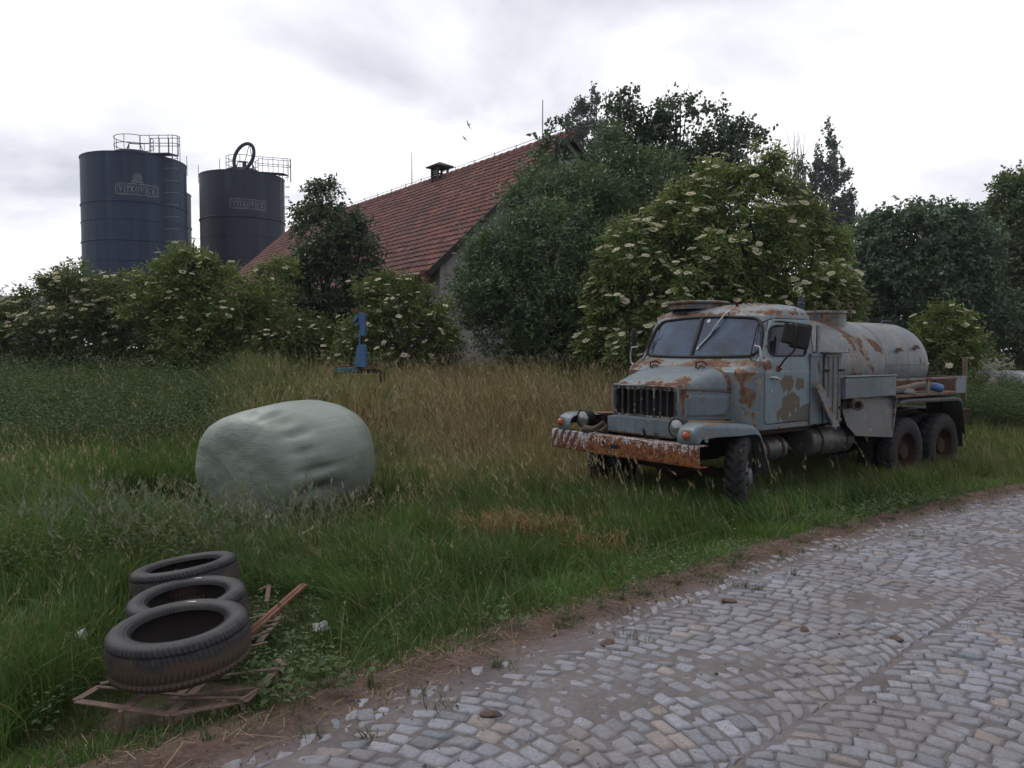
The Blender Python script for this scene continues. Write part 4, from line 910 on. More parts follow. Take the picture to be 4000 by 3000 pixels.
        mb.build('railing', M_rail, root)
        mb = MB(); mb.bar(tuple(dirn*.9+bz*(zt-.12)), tuple(dirn*e_+bz*(ztop+.15)), .72, .06); mb.build('walkway', M_rail, root)
        mb = MB(); mb.tube([(-.5, .1, ztop+.6), (-.35, .1, ztop+1.25), (.35, .1, ztop+1.2), (.55, .1, ztop+.6)], .03, 6); mb.tube([(-.4, -.3, ztop+.6), (-.35, .1, ztop+1.25)], .025, 6); mb.build('hatch_frame', M_rail, root)
    for a in rods:
        p_ = np.array([math.sin(va+a), -math.cos(va+a), 0])*(rad+.03); mb = MB(); mb.tube([tuple(p_+bz*(ztop-.5)), tuple(p_+bz*(ztop+.75))], .02, 5); mb.build('lightning_rod', M_rail, root)
    if loop:
        mb = MB(); P = []
        for i in range(40):
            a = 2*math.pi*i/40; x_, z_ = .62*math.cos(a), 1.02*math.sin(a); t = R(-22); P.append((.55+x_*math.cos(t)-z_*math.sin(t), -1.2+.12*math.sin(a), ztop+1.28+x_*math.sin(t)+z_*math.cos(t)))
        mb.tube(P, .125, 10, closed=True); lp = mb.build('filling_pipe_loop', mat, root)
        mb = MB(); mb.tube([(.35, -1.1, ztop+.2), (.95, -1.2, ztop+2.2)], .025, 5); mb.tube([(1.25, -1.1, ztop+.1), (.95, -1.2, ztop+2.2)], .025, 5); mb.tube([(1.5, -1.0, ztop+.0), (1.05, -1.2, ztop+1.0)], .025, 5); mb.build('strut', M_rail, lp)
        mb = MB(); mb.tube([(.5, -1.0, ztop+.3), (.5, -1.0, ztop+1.0)], .14, 12); mb.build('pipe_stub', mat, root)
    return root
S1 = at(540, 1370, 48.3)
silo('dark navy silo with faded lettering, nearest of the silos', S1, 2.98, 13.30, 5.75, M_silo, ((10.45, .04), (9.4, .02), (8.2, .04), (7.0, .02), (5.78, .06)), (.045, 11.15, 2.35, .68), True, R(37), rods=(R(88),))
S2 = at(957, 1370, 56.5)
silo('blackened silo with a bent pipe loop on its roof', S2, 2.93, 14.15, 5.6, M_silo2, ((11.0, .06), (9.7, .02), (8.2, .03), (6.9, .02)), (.13, 11.85, 2.5, .70), False, R(58), loop=True, rods=(R(-88), R(-30)))
S3 = at(602, 1370, 61.0)
silo('plain silo half hidden behind the navy silo', S3, 2.9, 14.0, 5.6, M_silo2, ((11.4, .06), (9.9, .03), (8.3, .06)), None, False, None, platform=False)

# ------------------------------------------------------------------ other buildings
shed = empty('shed', tuple(at(3330, 1370, 40)*np.array([1, 1, 0])), 0, 'shed with a grey corrugated roof behind the tall elder', 'shed')
so_ = np.array(shed.location); a_, b_, d_, c_ = [at(*p)-so_ for p in ((3205, 972, 42), (3480, 918, 44), (3110, 1120, 37.5), (3400, 1075, 39.5))]
mb = MB(); NU = 150
def cor(u, v):
    p = a_*(1-u)*(1-v)+b_*u*(1-v)+c_*u*v+d_*(1-u)*v; p = p.copy(); p[2] += .055*math.sin(u*2*math.pi*15); return p
mb.grid(cor, NU, 2); mb.build('roof', plain('grey_fibre_cement', (.20, .195, .20), .9, 0, 2, .3, .2), shed, solid=.02)
mb = MB(); P = [d_, c_, b_, a_]; P2 = [np.array([p[0], p[1], -.3]) for p in P]; P = [p+(P[0]*.25+P[1]*.25+P[2]*.25+P[3]*.25-p)*.06-bz*.25 for p in P]
mb.add(P+P2, [(0, 1, 5, 4), (1, 2, 6, 5), (2, 3, 7, 6), (3, 0, 4, 7)]); mb.build('wall', M_plaster, shed, smooth=False)
lb_ = empty('farm_building', tuple(at(20, 1370, 46)*np.array([1, 1, 0])), 0, 'long low farm building with a grey roof at the far left', 'building')
mb = MB(); lo = np.array(lb_.location); mb.add([at(-420, 1158, 50)-lo, at(190, 1163, 50)-lo, at(185, 1222, 45)-lo, at(-420, 1218, 45)-lo], [(0, 1, 2, 3)]); mb.build('roof', plain('grey_slate_roof', (.10, .10, .115), .85, 0, 1.5, .25, .1), lb_, solid=.12)
mb = MB(); a_ = at(-400, 1222, 45.6)-lo; b_ = at(178, 1226, 45.6)-lo; mb.add([a_, b_, (b_[0], b_[1], 0), (a_[0], a_[1], 0), (a_[0], a_[1]+4, a_[2]), (b_[0], b_[1]+4, b_[2]), (b_[0], b_[1]+4, 0), (a_[0], a_[1]+4, 0)], [(0, 1, 2, 3), (1, 5, 6, 2), (4, 7, 6, 5), (0, 3, 7, 4)]); mb.build('wall', M_plaster, lb_, smooth=False)
tree('spruce_tree', 'tiny dark tree top above the grey roof at the far left', 'tree', lob(80, (105, 1142, 7, 0, 1.3), (105, 1156, 12), (104, 1175, 16), (104, 1200, 20)), dens=14, leaf=(.25, .15), per=5, slen=.3, col=(.03, .045, .03), cull=False, shell=.1)
tree('birch_tree', 'wispy pale green twigs at the left edge', 'tree', lob(30, (5, 1140, 14), (-15, 1160, 26), (25, 1165, 16), (50, 1175, 10)), dens=40, leaf=(.09, .05), per=6, slen=.3, col=(.07, .09, .04), cull=False, shell=.1, trunk=.05)
p_ = at(3421, 900, 44); mb = MB(); mb.tube([(0, 0, 0), (0, 0, at(3421, 848, 44)[2])], [.045, .03], 6); tag(mb.build('antenna_pole', M_dark_metal, loc=(p_[0], p_[1], 0)), 'thin bare pole above the bluish green tree', 'pole')
# ------------------------------------------------------------------ the tanker lorry (local x towards the driver's side, y to the rear, z up)
TR = empty('tanker_lorry', tuple(TRUCK_O), TRUCK_RZ, 'abandoned pale blue tanker lorry, rusting in the grass beside the cobbles', 'lorry')
def it(z, zs, vs): return float(np.interp(z, zs, vs))
ZK = [.96, 1.62, 1.67, 1.72, 1.77, 2.27, 2.32, 2.36, 2.395, 2.42, 2.437, 2.445]
HW = [1.02, 1.02, 1.018, 1.014, 1.008, .955, .935, .89, .81, .68, .45, .18]
YF = [1.06, 1.06, 1.085, 1.16, 1.24, 1.47, 1.51, 1.58, 1.67, 1.78, 1.90, 2.00]
YR = [2.34, 2.34, 2.34, 2.34, 2.34, 2.32, 2.31, 2.28, 2.24, 2.18, 2.11, 2.06]
BU = [.05, .05, .06, .09, .11, .11, .11, .10, .09, .07, .04, .01]
RC = [.20, .20, .20, .20, .20, .20, .20, .20, .19, .17, .14, .05]
def half_outline(z):
    hw, yf, yr, b, rc = (it(z, ZK, a) for a in (HW, YF, YR, BU, RC)); rr = min(.10, hw*.3); P = []
    for t in np.linspace(0, 1, 12): P.append((t*(hw-rr), yr))
    for t in np.linspace(0, 1, 7)[1:]: a = t*math.pi/2; P.append((hw-rr+rr*math.sin(a), yr-rr+rr*math.cos(a)))
    ys_ = yf+b+rc
    for t in np.linspace(0, 1, 62)[1:]: P.append((hw, yr-rr+(ys_-yr+rr)*t))
    for t in np.linspace(0, 1, 17)[1:]: a = t*math.pi/2; P.append((hw-rc+rc*math.cos(a), ys_-rc*math.sin(a)))
    for t in np.linspace(0, 1, 52)[1:]: x = (hw-rc)*(1-t); P.append((x, yf+b*(x/(hw-rc+1e-6))**2))
    return P
def front_y(x, z):
    hw, yf, b, rc = (it(z, ZK, a) for a in (HW, YF, BU, RC)); x = abs(x); k = hw-rc
    if x <= k: return yf+b*(x/k)**2
    return yf+b+rc-math.sqrt(max(0, rc*rc-(x-k)**2))
def side_x(y, z):
    hw, yf, b, rc = (it(z, ZK, a) for a in (HW, YF, BU, RC)); ys_ = yf+b+rc
    return hw if y >= ys_ else hw-rc+math.sqrt(max(0, rc*rc-(ys_-y)**2))
zr_ = list(np.arange(.96, 1.62, .0165))+list(np.arange(1.62, 2.29, .0135))+[2.30, 2.32, 2.34, 2.36, 2.378, 2.395, 2.408, 2.42, 2.429, 2.437, 2.442, 2.445]
rows = []
for z in zr_:
    hlf = half_outline(z); full = hlf+[(-x, y) for x, y in hlf[::-1]][1:-1]; rows.append([(x, y, z) for x, y in full])
rows = np.array(rows); nr_, nc_ = rows.shape[:2]
def rr_sdf(p, q, w2, h2, r):                                        # rounded rectangle, <0 inside
    a = np.abs(p)-(w2-r); b = np.abs(q)-(h2-r)
    return np.hypot(np.maximum(a, 0), np.maximum(b, 0))+np.minimum(np.maximum(a, b), 0)-r
def ws_in(x, z):
    xo = .895-.10*(z-1.8)/.45; t = x/.87; zb_ = 1.785+.02*t*t; zt_ = 2.275-.045*t*t
    return rr_sdf(x/xo*.87, (z-(zb_+zt_)/2)/(zt_-zb_)*.49, .87, .245, .15)
def door_in(y, z):
    yd = np.where(z < 1.76, 1.30, 1.30+(z-1.76)*.50); yc = (yd+2.27)/2; return rr_sdf((y-yc)/(2.27-yd)*.97, z-1.63, .485, .60, np.where((z > 2.0), .13, .03))
def win_in(y, z):
    yd = np.where(z < 1.8, 1.43, 1.43+(z-1.8)*.36); yc = (yd+2.13)/2; return rr_sdf((y-yc)/(2.13-yd)*.70, z-1.975, .35, .175, .075)
def cab_wear(V):
    x, y, z = V[:, 0], V[:, 1], V[:, 2]; ax = np.abs(x)
    w_ = .15+.85*np.exp(-((z-1.70)/.075)**2)*(y < 1.42)                         # scuttle under the windscreen
    w_ = np.maximum(w_, .95*np.exp(-((z-1.58)/.14)**2)*np.exp(-((ax-.86)/.16)**2)*(y < 1.4))
    w_ = np.maximum(w_, .95*np.exp(-((z-1.25)/.30)**2)*np.exp(-((ax-.92)/.11)**2)*(y < 1.36))
    w_ = np.maximum(w_, .95*np.exp(-((z-2.31)/.045)**2)*(y < 1.9))               # brow
    w_ = np.maximum(w_, .80*np.exp(-((ax-.93)/.05)**2)*(z > 1.75)*(y < 1.55))    # pillars
    w_ = np.maximum(w_, .50*(z > 2.32)); w_ = np.maximum(w_, .75*np.exp(-((z-2.30)/.03)**2)*(y > 1.5))
    w_ = np.maximum(w_, .5*(z < 1.05)); w_ = np.maximum(w_, .6*(y > 2.29)*(z < 2.3)*.9); return w_
idx = np.arange(nc_); FA = []
for i in range(nr_-1): FA.append(np.stack([i*nc_+idx, (i+1)*nc_+idx, (i+1)*nc_+(idx+1) % nc_, i*nc_+(idx+1) % nc_], 1))
FA = np.concatenate(FA); VA = rows.reshape(-1, 3); ce = VA[FA].mean(1)
is_ws = (ws_in(ce[:, 0], ce[:, 2]) < 0) & (ce[:, 1] < 1.75)
sidef = (np.abs(ce[:, 0]) > .86) & (ce[:, 1] > 1.25)
is_win = (win_in(ce[:, 1], ce[:, 2]) < 0) & sidef & ~is_ws; is_door = (door_in(ce[:, 1], ce[:, 2]) < 0) & sidef & ~is_ws & ~is_win
def submesh(name, sel, mat, parent, off=0, solid=0, attr=True):
    f = FA[sel]; u, inv = np.unique(f, return_inverse=True); V = VA[u].copy(); F = inv.reshape(f.shape)
    if off:
        V[:, 0] += np.sign(V[:, 0])*off
    me = npmesh(name, V, F, True, {'wear': cab_wear(V)} if attr else None); o = link(name, me, mat, parent)
    if solid: m = o.modifiers.new('solid', 'SOLIDIFY'); m.thickness = solid; m.offset = -1
    return o
cab = submesh('cab', ~(is_ws | is_win | is_door), M_paint, TR, 0, .012)
mb = MB(); last = rows[-1]; mb.add([tuple(p) for p in last], [tuple(range(nc_))]); mb.build('roof_crown', M_paint, cab, attrs={'wear': np.full(nc_, .5)})
# brown patches on the driver's door keep their own outline
def door_wear(V):
    w_ = cab_wear(V)*.4; y, z = V[:, 1], V[:, 2]
    return w_
mdoor = Mat('door_paint'); x_, y_, z_ = mdoor.sep(); nA = mdoor.noise(13, 8, .68, .4); nB = mdoor.noise(1, 6, .62, .3, mdoor.map((14, 20, 3.2))); nC = mdoor.noise(30, 5, .6)
def blob(cy_, cz_, ry, rz_):
    a = mdoor.math('DIVIDE', mdoor.math('SUBTRACT', y_, cy_), ry); b = mdoor.math('DIVIDE', mdoor.math('SUBTRACT', z_, cz_), rz_)
    return mdoor.math('SUBTRACT', 1.0, mdoor.math('ADD', mdoor.math('POWER', mdoor.math('ABSOLUTE', a), 2.6), mdoor.math('POWER', mdoor.math('ABSOLUTE', b), 2.6)))
bl = None
for q in ((1.70, 1.475, .155, .10), (1.97, 1.47, .09, .08), (1.80, 1.24, .22, .15), (1.66, 1.13, .15, .10)):
    b_ = blob(*q); bl = b_ if bl is None else mdoor.math('MAXIMUM', bl, b_)
bl = mdoor.math('ADD', bl, mdoor.math('MULTIPLY', mdoor.math('SUBTRACT', mdoor.math('ADD', mdoor.math('MULTIPLY', nA, .45), mdoor.math('MULTIPLY', nB, .55)), .5), 5.2))
pcol = mdoor.mix(mdoor.ss(.3, .7, mdoor.noise(2, 5)), (.135, .185, .215), (.175, .235, .265)); pcol = mdoor.mix(mdoor.math('MULTIPLY', mdoor.ss(.45, .72, nB), .3), pcol, (.09, .085, .075))
cD = mdoor.mix(mdoor.ss(.38, .44, bl), pcol, mdoor.mix(nC, (.10, .078, .045), (.075, .055, .034)))
# grey primer curve along the bottom rear
cu_ = mdoor.math('SUBTRACT', z_, mdoor.math('MULTIPLY_ADD', mdoor.ss(1.55, 2.15, y_), .20, 1.03))
cD = mdoor.mix(mdoor.ss(.004, -.004, cu_), cD, (.070, .074, .068))
rr1 = mdoor.math('ADD', mdoor.attr('wear', True), mdoor.math('MULTIPLY', mdoor.math('SUBTRACT', nA, .5), 2.4)); cD = mdoor.mix(mdoor.ss(.75, .85, rr1), cD, mdoor.ramp(nC, (.35, (.05, .02, .013)), (.6, (.15, .05, .02))))
mdoor.set(color=cD, rough=.5, spec=.4); mdoor.bump(mdoor.math('ADD', bl, nC), .15, .003)
for sgn, nm in ((1, 'driver'), (-1, 'far')):
    d_ = submesh('door', is_door & (np.sign(ce[:, 0]) == sgn), mdoor.m, TR, .007, .014)
    submesh('window', is_win & (np.sign(ce[:, 0]) == sgn), M_glass_side, d_, -.004, 0, False)
    def ring_yz(fn, c0, c1, r0, n=90):
        P = []
        for i in range(n):
            a = 2*math.pi*i/n; dy, dz = math.cos(a), math.sin(a); lo_, hi = 0, 1.2
            for _ in range(24):
                m_ = (lo_+hi)/2; lo_, hi = (m_, hi) if float(fn(c0+dy*m_, np.array(c1+dz*m_))) < 0 else (lo_, m_)
            y, z = c0+dy*lo_, c1+dz*lo_; P.append((sgn*(side_x(y, z)+r0), y, z))
        return P
    mb = MB(); mb.tube(ring_yz(win_in, 1.8, 1.97, .004), .012, 6, closed=True); mb.build('window_seal', M_black, d_)
    mb = MB(); mb.tube(ring_yz(door_in, 1.8, 1.6, -.002), .0075, 5, closed=True); mb.build('door_seam', M_dark_metal, cab)
    mb = MB(); mb.tube([(sgn*1.025, 1.375, 1.555), (sgn*1.06, 1.385, 1.56), (sgn*1.068, 1.45, 1.552), (sgn*1.06, 1.53, 1.525)], [.013, .014, .013, .010], 8); mb.build('handle', M_chrome, d_)
    mb = MB(); mb.cyl((sgn*1.02, 1.40, 1.40), (sgn*1.036, 1.40, 1.40), .014, 10); mb.build('lock', M_chrome, d_)
    mb = MB(); mb.tube([(sgn*.90, 1.27, 1.915), (sgn*.985, 1.235, 1.90), (sgn*1.0, 1.23, 1.80), (sgn*.99, 1.235, 1.70), (sgn*.93, 1.25, 1.655)], .012, 6); mb.build('grab_handle', M_chrome, cab)
# windscreen
gl_ = submesh('windscreen', is_ws & (ce[:, 0] > 0), M_glass, cab, 0, 0, False); gl_2 = submesh('windscreen', is_ws & (ce[:, 0] < 0), M_glass, cab, 0, 0, False)
P = []
for i in range(150):
    a = 2*math.pi*i/150; dx_, dz_ = math.cos(a), math.sin(a); lo_, hi = 0, 1.4
    for _ in range(24):
        m_ = (lo_+hi)/2; lo_, hi = (m_, hi) if float(ws_in(np.array(dx_*m_), np.array(2.025+dz_*m_*.6))) < 0 else (lo_, m_)
    x, z = dx_*lo_, 2.025+dz_*lo_*.6; P.append((x, front_y(x, z)-.006, z))
mb = MB(); mb.tube(P, .0195, 8, closed=True); mb.build('windscreen_seal', M_black, cab)
mb = MB(); mb.bar((0, front_y(0, 1.785)-.008, 1.785), (0, front_y(0, 2.275)-.008, 2.275), .052, .02, up=(0, 1, -.4)); mb.tube([(.012, front_y(0, 1.785)-.02, 1.785), (.012, front_y(0, 2.275)-.02, 2.275)], .006, 5); mb.build('centre_bar', M_black, cab)
def on_ws(x, z, o=.02): return (x, front_y(x, z)-o, z)
mb = MB(); mb.tube([on_ws(.335, 2.335, .02), on_ws(.33, 2.30, .05), on_ws(.24, 2.12, .045), on_ws(.22, 2.07, .035)], [.014, .013, .008, .006], 6); wip = mb.build('wiper_arm', M_chrome, cab)
mb = MB(); mb.bar(on_ws(.285, 2.16, .02), on_ws(.065, 1.875, .014), .016, .012, up=(0, 1, -.3)); mb.bar(on_ws(.265, 2.13, .03), on_ws(.09, 1.905, .024), .008, .012, up=(0, 1, -.3)); mb.build('wiper_blade', M_chrome, wip)
mb = MB(); mb.tube([on_ws(-.31, 2.33, .0), on_ws(-.33, 2.335, .05), on_ws(-.38, 2.315, .09)], [.012, .01, .006], 6); mb.build('wiper_stub', M_dark_metal, cab)
mb = MB(); mb.lathe([(.001, 0), (.025, 0), (.025, .004), (.001, .004)], (0, 0, 0), 'Z', 12); mb.build('sticker', plain('white_sticker', (.5, .5, .5), .6, 0, 10, .1, 0), cab, loc=on_ws(.11, 2.225, .004), rot=(R(65), 0, 0))
# interior
mb = MB(); mb.box((0, 1.75, 1.02), (1.9, 1.05, .04)); mb.box((0, 2.02, 1.34), (1.75, .5, .18)); mb.build('seat', M_seat, cab, bevel=.04)
mb = MB(); mb.box((0, 2.24, 1.70), (1.75, .12, .62)); mb.build('backrest', M_seat, cab, bevel=.04)
mb = MB(); mb.box((0, 1.36, 1.62), (1.70, .20, .22)); mb.build('dashboard', M_paint, cab, bevel=.03)
mb = MB(); Mw = Matrix.Rotation(R(-42), 3, 'X'); cw = Vector((.47, 1.62, 1.80)); mb.tube([tuple(cw+Mw @ Vector((.21*math.cos(a), .21*math.sin(a), 0))) for a in np.linspace(0, 2*math.pi, 30, endpoint=False)], .012, 6, closed=True)
for a in (R(90), R(210), R(330)): mb.tube([tuple(cw), tuple(cw+Mw @ Vector((.21*math.cos(a), .21*math.sin(a), 0)))], .008, 5)
mb.tube([tuple(cw), tuple(cw+Mw @ Vector((0, -.1, -.5)))], .02, 6); mb.build('steering_wheel', plain('cream_wheel', (.30, .29, .25), .5, 0, 10, .1, 0), cab)
# roof hatch, rope hook, pipe
mb = MB(); mb.lathe([(.36, -.03), (.36, .025), (.385, .03), (.40, .045), (.40, .062), (.37, .072), (.2, .08), (.001, .082)], (-.40, 1.86, 2.425), 'Z', 40, M=None); mb.build('roof_hatch', M_paint_tank, cab, attrs={'wear': np.full(len(mb.v), .55)})
for (x, y) in ((.30, 1.74), (.02, 1.78)): mb = MB(); mb.cyl((x, y, 2.40), (x, y, 2.455), .018, 8); mb.build('roof_stud', M_dark_metal, cab)
mb = MB(); mb.tube([(.34+.045*math.cos(a), 1.92, 2.435+.045*math.sin(a)) for a in np.linspace(0, math.pi, 9)], .012, 6); mb.build('roof_eye', M_rust, cab)
# ---- bonnet
def hoodt(y): return min(1, max(0, (y-.44)/.68))
def hhw(y): return .495+.225*hoodt(y)**.9
def hseam(y): return 1.432-.045*hoodt(y)
HY = [.405, .412, .43, .46, .51, .58, .70, .84, .97, 1.06, 1.12]; HZ = [1.442, 1.462, 1.485, 1.505, 1.525, 1.545, 1.585, 1.625, 1.655, 1.672, 1.68]
def hood_pt(u, v):
    y = HY[0]+(HY[-1]-HY[0])*v**1.35; zc = it(y, HY, HZ); zs = hseam(y); a = math.pi*u; hw = hhw(y); c, s = math.cos(a), math.sin(a)
    x = hw*math.copysign(abs(c)**.42, c); z = zs+(zc-zs)*(s**.62)
    ed = abs(x)/hw; y2 = y+.05*(ed**4)*(1-v)**3                          # nose corners turn back
    z += .010*math.exp(-(x/.012)**2)                                     # centre crease
    return (x, y2, z)
mb = MB(); mb.grid(hood_pt, 72, 40); V = np.array(mb.v)
wv = .12+.75*np.exp(-((V[:, 1]-.43)/.04)**2)*(.4+.6*np.abs(np.sin(V[:, 0]*7+1)))+.8*np.exp(-((V[:, 0]-.44)/.07)**2-((V[:, 1]-.60)/.09)**2)+.45*(V[:, 1] > 1.03)+.25
hood = mb.build('bonnet', M_paint_hood, TR, attrs={'wear': wv}, solid=.012)
for s in (-1, 1):
    def sp(u, v, s=s):
        y = .425+(1.12-.425)*u; hw = hhw(y)-.004; z = 1.07+(hseam(y)-.006-1.07)*v
        e_ = min(1, max(0, min((u-.16)/.03, (.93-u)/.03, (v-.14)/.06, (.86-v)/.06)))
        return (s*(hw+.010*e_), y, z)
    mb = MB(); mb.grid(sp, 60, 30); V = np.array(mb.v); wv = .1+.95*np.exp(-((V[:, 1]-.50)/.035)**2)+.7*(V[:, 2] < 1.09)+.55*np.exp(-((V[:, 1]-1.06)/.04)**2-((V[:, 2]-1.1)/.08)**2)
    mb.build('bonnet_side', M_paint_box, TR, attrs={'wear': wv}, solid=.01)
    mb = MB(); mb.tube([(s*(hhw(y)+.006), y+.02, hseam(y)+.0) for y in np.linspace(.425, 1.12, 12)], .0085, 6); mb.build('bonnet_trim', M_rust_pale, hood)
    mb = MB(); mb.tube([(s*.36-.07, .99, 1.655), (s*.36-.075, 1.0, 1.715), (s*.36, 1.02, 1.735), (s*.36+.06, 1.03, 1.70)], .011, 6); mb.build('bonnet_catch', M_dark_metal, hood)
    mb = MB(); mb.tube([(s*.36+.0, .93, 1.655), (s*.36+.01, .96, 1.685), (s*.36+.06, 1.0, 1.675)], [.016, .02, .012], 7); mb.build('catch_lug', M_rust_pale, hood)
# grille with nine upright slots
mb = MB(); nbar = 10; xw = .452; z0_, z1_ = 1.085, 1.425
mb.box((0, .435, 1.4275), (.972, .03, .028)); mb.box((0, .435, 1.0855), (.972, .03, .045))
for s in (-1, 1): mb.box((s*.4695, .435, 1.262), (.036, .03, .303))
gril = mb.build('grille', M_grille, TR, bevel=.006)
pitch = .905/9
for k in range(1, 9):
    x = -.4525+pitch*k; mb = MB(); mb.lathe([(.014, 1.1), (.014, 1.42)], (x, .43, 0), 'Z', 12); mb.v = [(a, .43+(b-.43)*.75, c) for a, b, c in mb.v]; mb.build('grille_bar', M_grille, gril)
for k in range(9):                                                     # rounded slot ends
    x = -.4525+pitch*(k+.5)
    for zc, sg in ((1.108, 1), (1.4135, -1)):
        mb = MB(); n_ = 8; P = [(x+.050*math.cos(math.pi*i/n_), .434, zc+sg*(.003+.036*(1-math.sin(math.pi*i/n_)))) for i in range(n_+1)]; B_ = [(x+.050*math.cos(math.pi*i/n_), .434, zc-sg*.002) for i in range(n_+1)]
        mb.add(P+B_, [(i, i+1, n_+2+i, n_+1+i) for i in range(n_)]); mb.build('slot_end', M_grille, gril, solid=.01)
mb = MB(); mb.box((0, .60, 1.26), (.94, .04, .33)); mb.build('grille_recess', M_void, TR)  # near-black box behind the bars, the recess's darkness put into its colour
mb = MB(); mb.tube([(-.505, .44, 1.08), (-.505, .425, 1.43), (-.48, .418, 1.452), (.48, .418, 1.452), (.505, .425, 1.43), (.505, .44, 1.08)], .012, 6); mb.build('grille_rim', M_paint_tank, gril, attrs={'wear': np.full(len(mb.v), .5)})
mb = MB(); mb.box((0, .72, 1.045), (1.40, .70, .05)); mb.build('bonnet_sill', M_dark_metal, TR)
# ---- apron, bumper, hooks
mb = MB()
mb.grid(lambda u, v: (-.37+1.02*u, .20+(.22 if v > .84 else .0)*((v-.84)/.16), .905+.19*min(1, v/.84)+.0), 30, 12)
V = np.array(mb.v); mb.build('apron', M_paint_box, TR, attrs={'wear': .1+.75*(V[:, 2] < .925)+.3*(V[:, 2] > 1.08)}, solid=.008)
mb = MB()
prof = [(.14, .888), (.012, .888), (.002, .880), (0, .868), (0, .678), (.002, .668), (.012, .660), (.14, .660)]
Vb, Fb = [], []; NX = 60
for i in range(NX+1):
    x = -1.155+2.31*i/NX; sag = -.004*math.cos(x*2.1); 
    for (y, z) in prof: Vb.append((x, y+.004*math.sin(x*5), z+sag))
m_ = len(prof)
for i in range(NX):
    for k in range(m_-1): Fb.append((i*m_+k, (i+1)*m_+k, (i+1)*m_+k+1, i*m_+k+1))
mb.add(Vb, Fb); bum = mb.build('bumper', M_bumper, TR, solid=.010)
mb = MB()
def capsule(x, z, w2, h2, n_=10): return [(x+w2*cx+h2*math.cos(a), -.004, z+h2*math.sin(a)) for cx, a0 in ((1, -90), (-1, 90)) for a in [R(a0+180*i/n_) for i in range(n_+1)]]
mb.add(capsule(-.04, .770, .055, .024), [tuple(range(22))]); mb.add([(-.235+.02*math.cos(a), -.004, .80+.022*math.sin(a)) for a in np.linspace(0, 2*math.pi, 14, endpoint=False)], [tuple(range(14))]); mb.build('crank_hole', M_void, bum, smooth=False)
mb = MB(); mb.box((-.42, .3, .76), (.12, .5, .16)); mb.box((.42, .3, .76), (.12, .5, .16)); mb.build('bumper_bracket', M_dark_metal, TR)
mb = MB(); mb.tube([(.34, .13, .85), (.34, .08, .93), (.345, .05, .985), (.37, .02, 1.0), (.405, .01, .985), (.41, .01, .955)], [.016, .016, .015, .014, .012, .008], 8); mb.build('tow_hook', M_dark_metal, TR)
mb = MB(); mb.tube([(-.62, .03, .905), (-.56, .02, .935), (-.47, .05, .93), (-.40, .08, .97), (-.34, .10, 1.02), (-.30, .12, .98), (-.34, .06, .92)], [.03, .045, .035, .028, .03, .028, .02], 8); mb.build('leather_strap', plain('brown_leather', (.085, .06, .042), .8, 0, 20, .4, .4), TR)
mb = MB(); mb.tube([(.45, .12, .86), (.62, .16, .865), (.84, .12, .87)], .012, 5); mb.build('lamp_cable', M_black, TR)
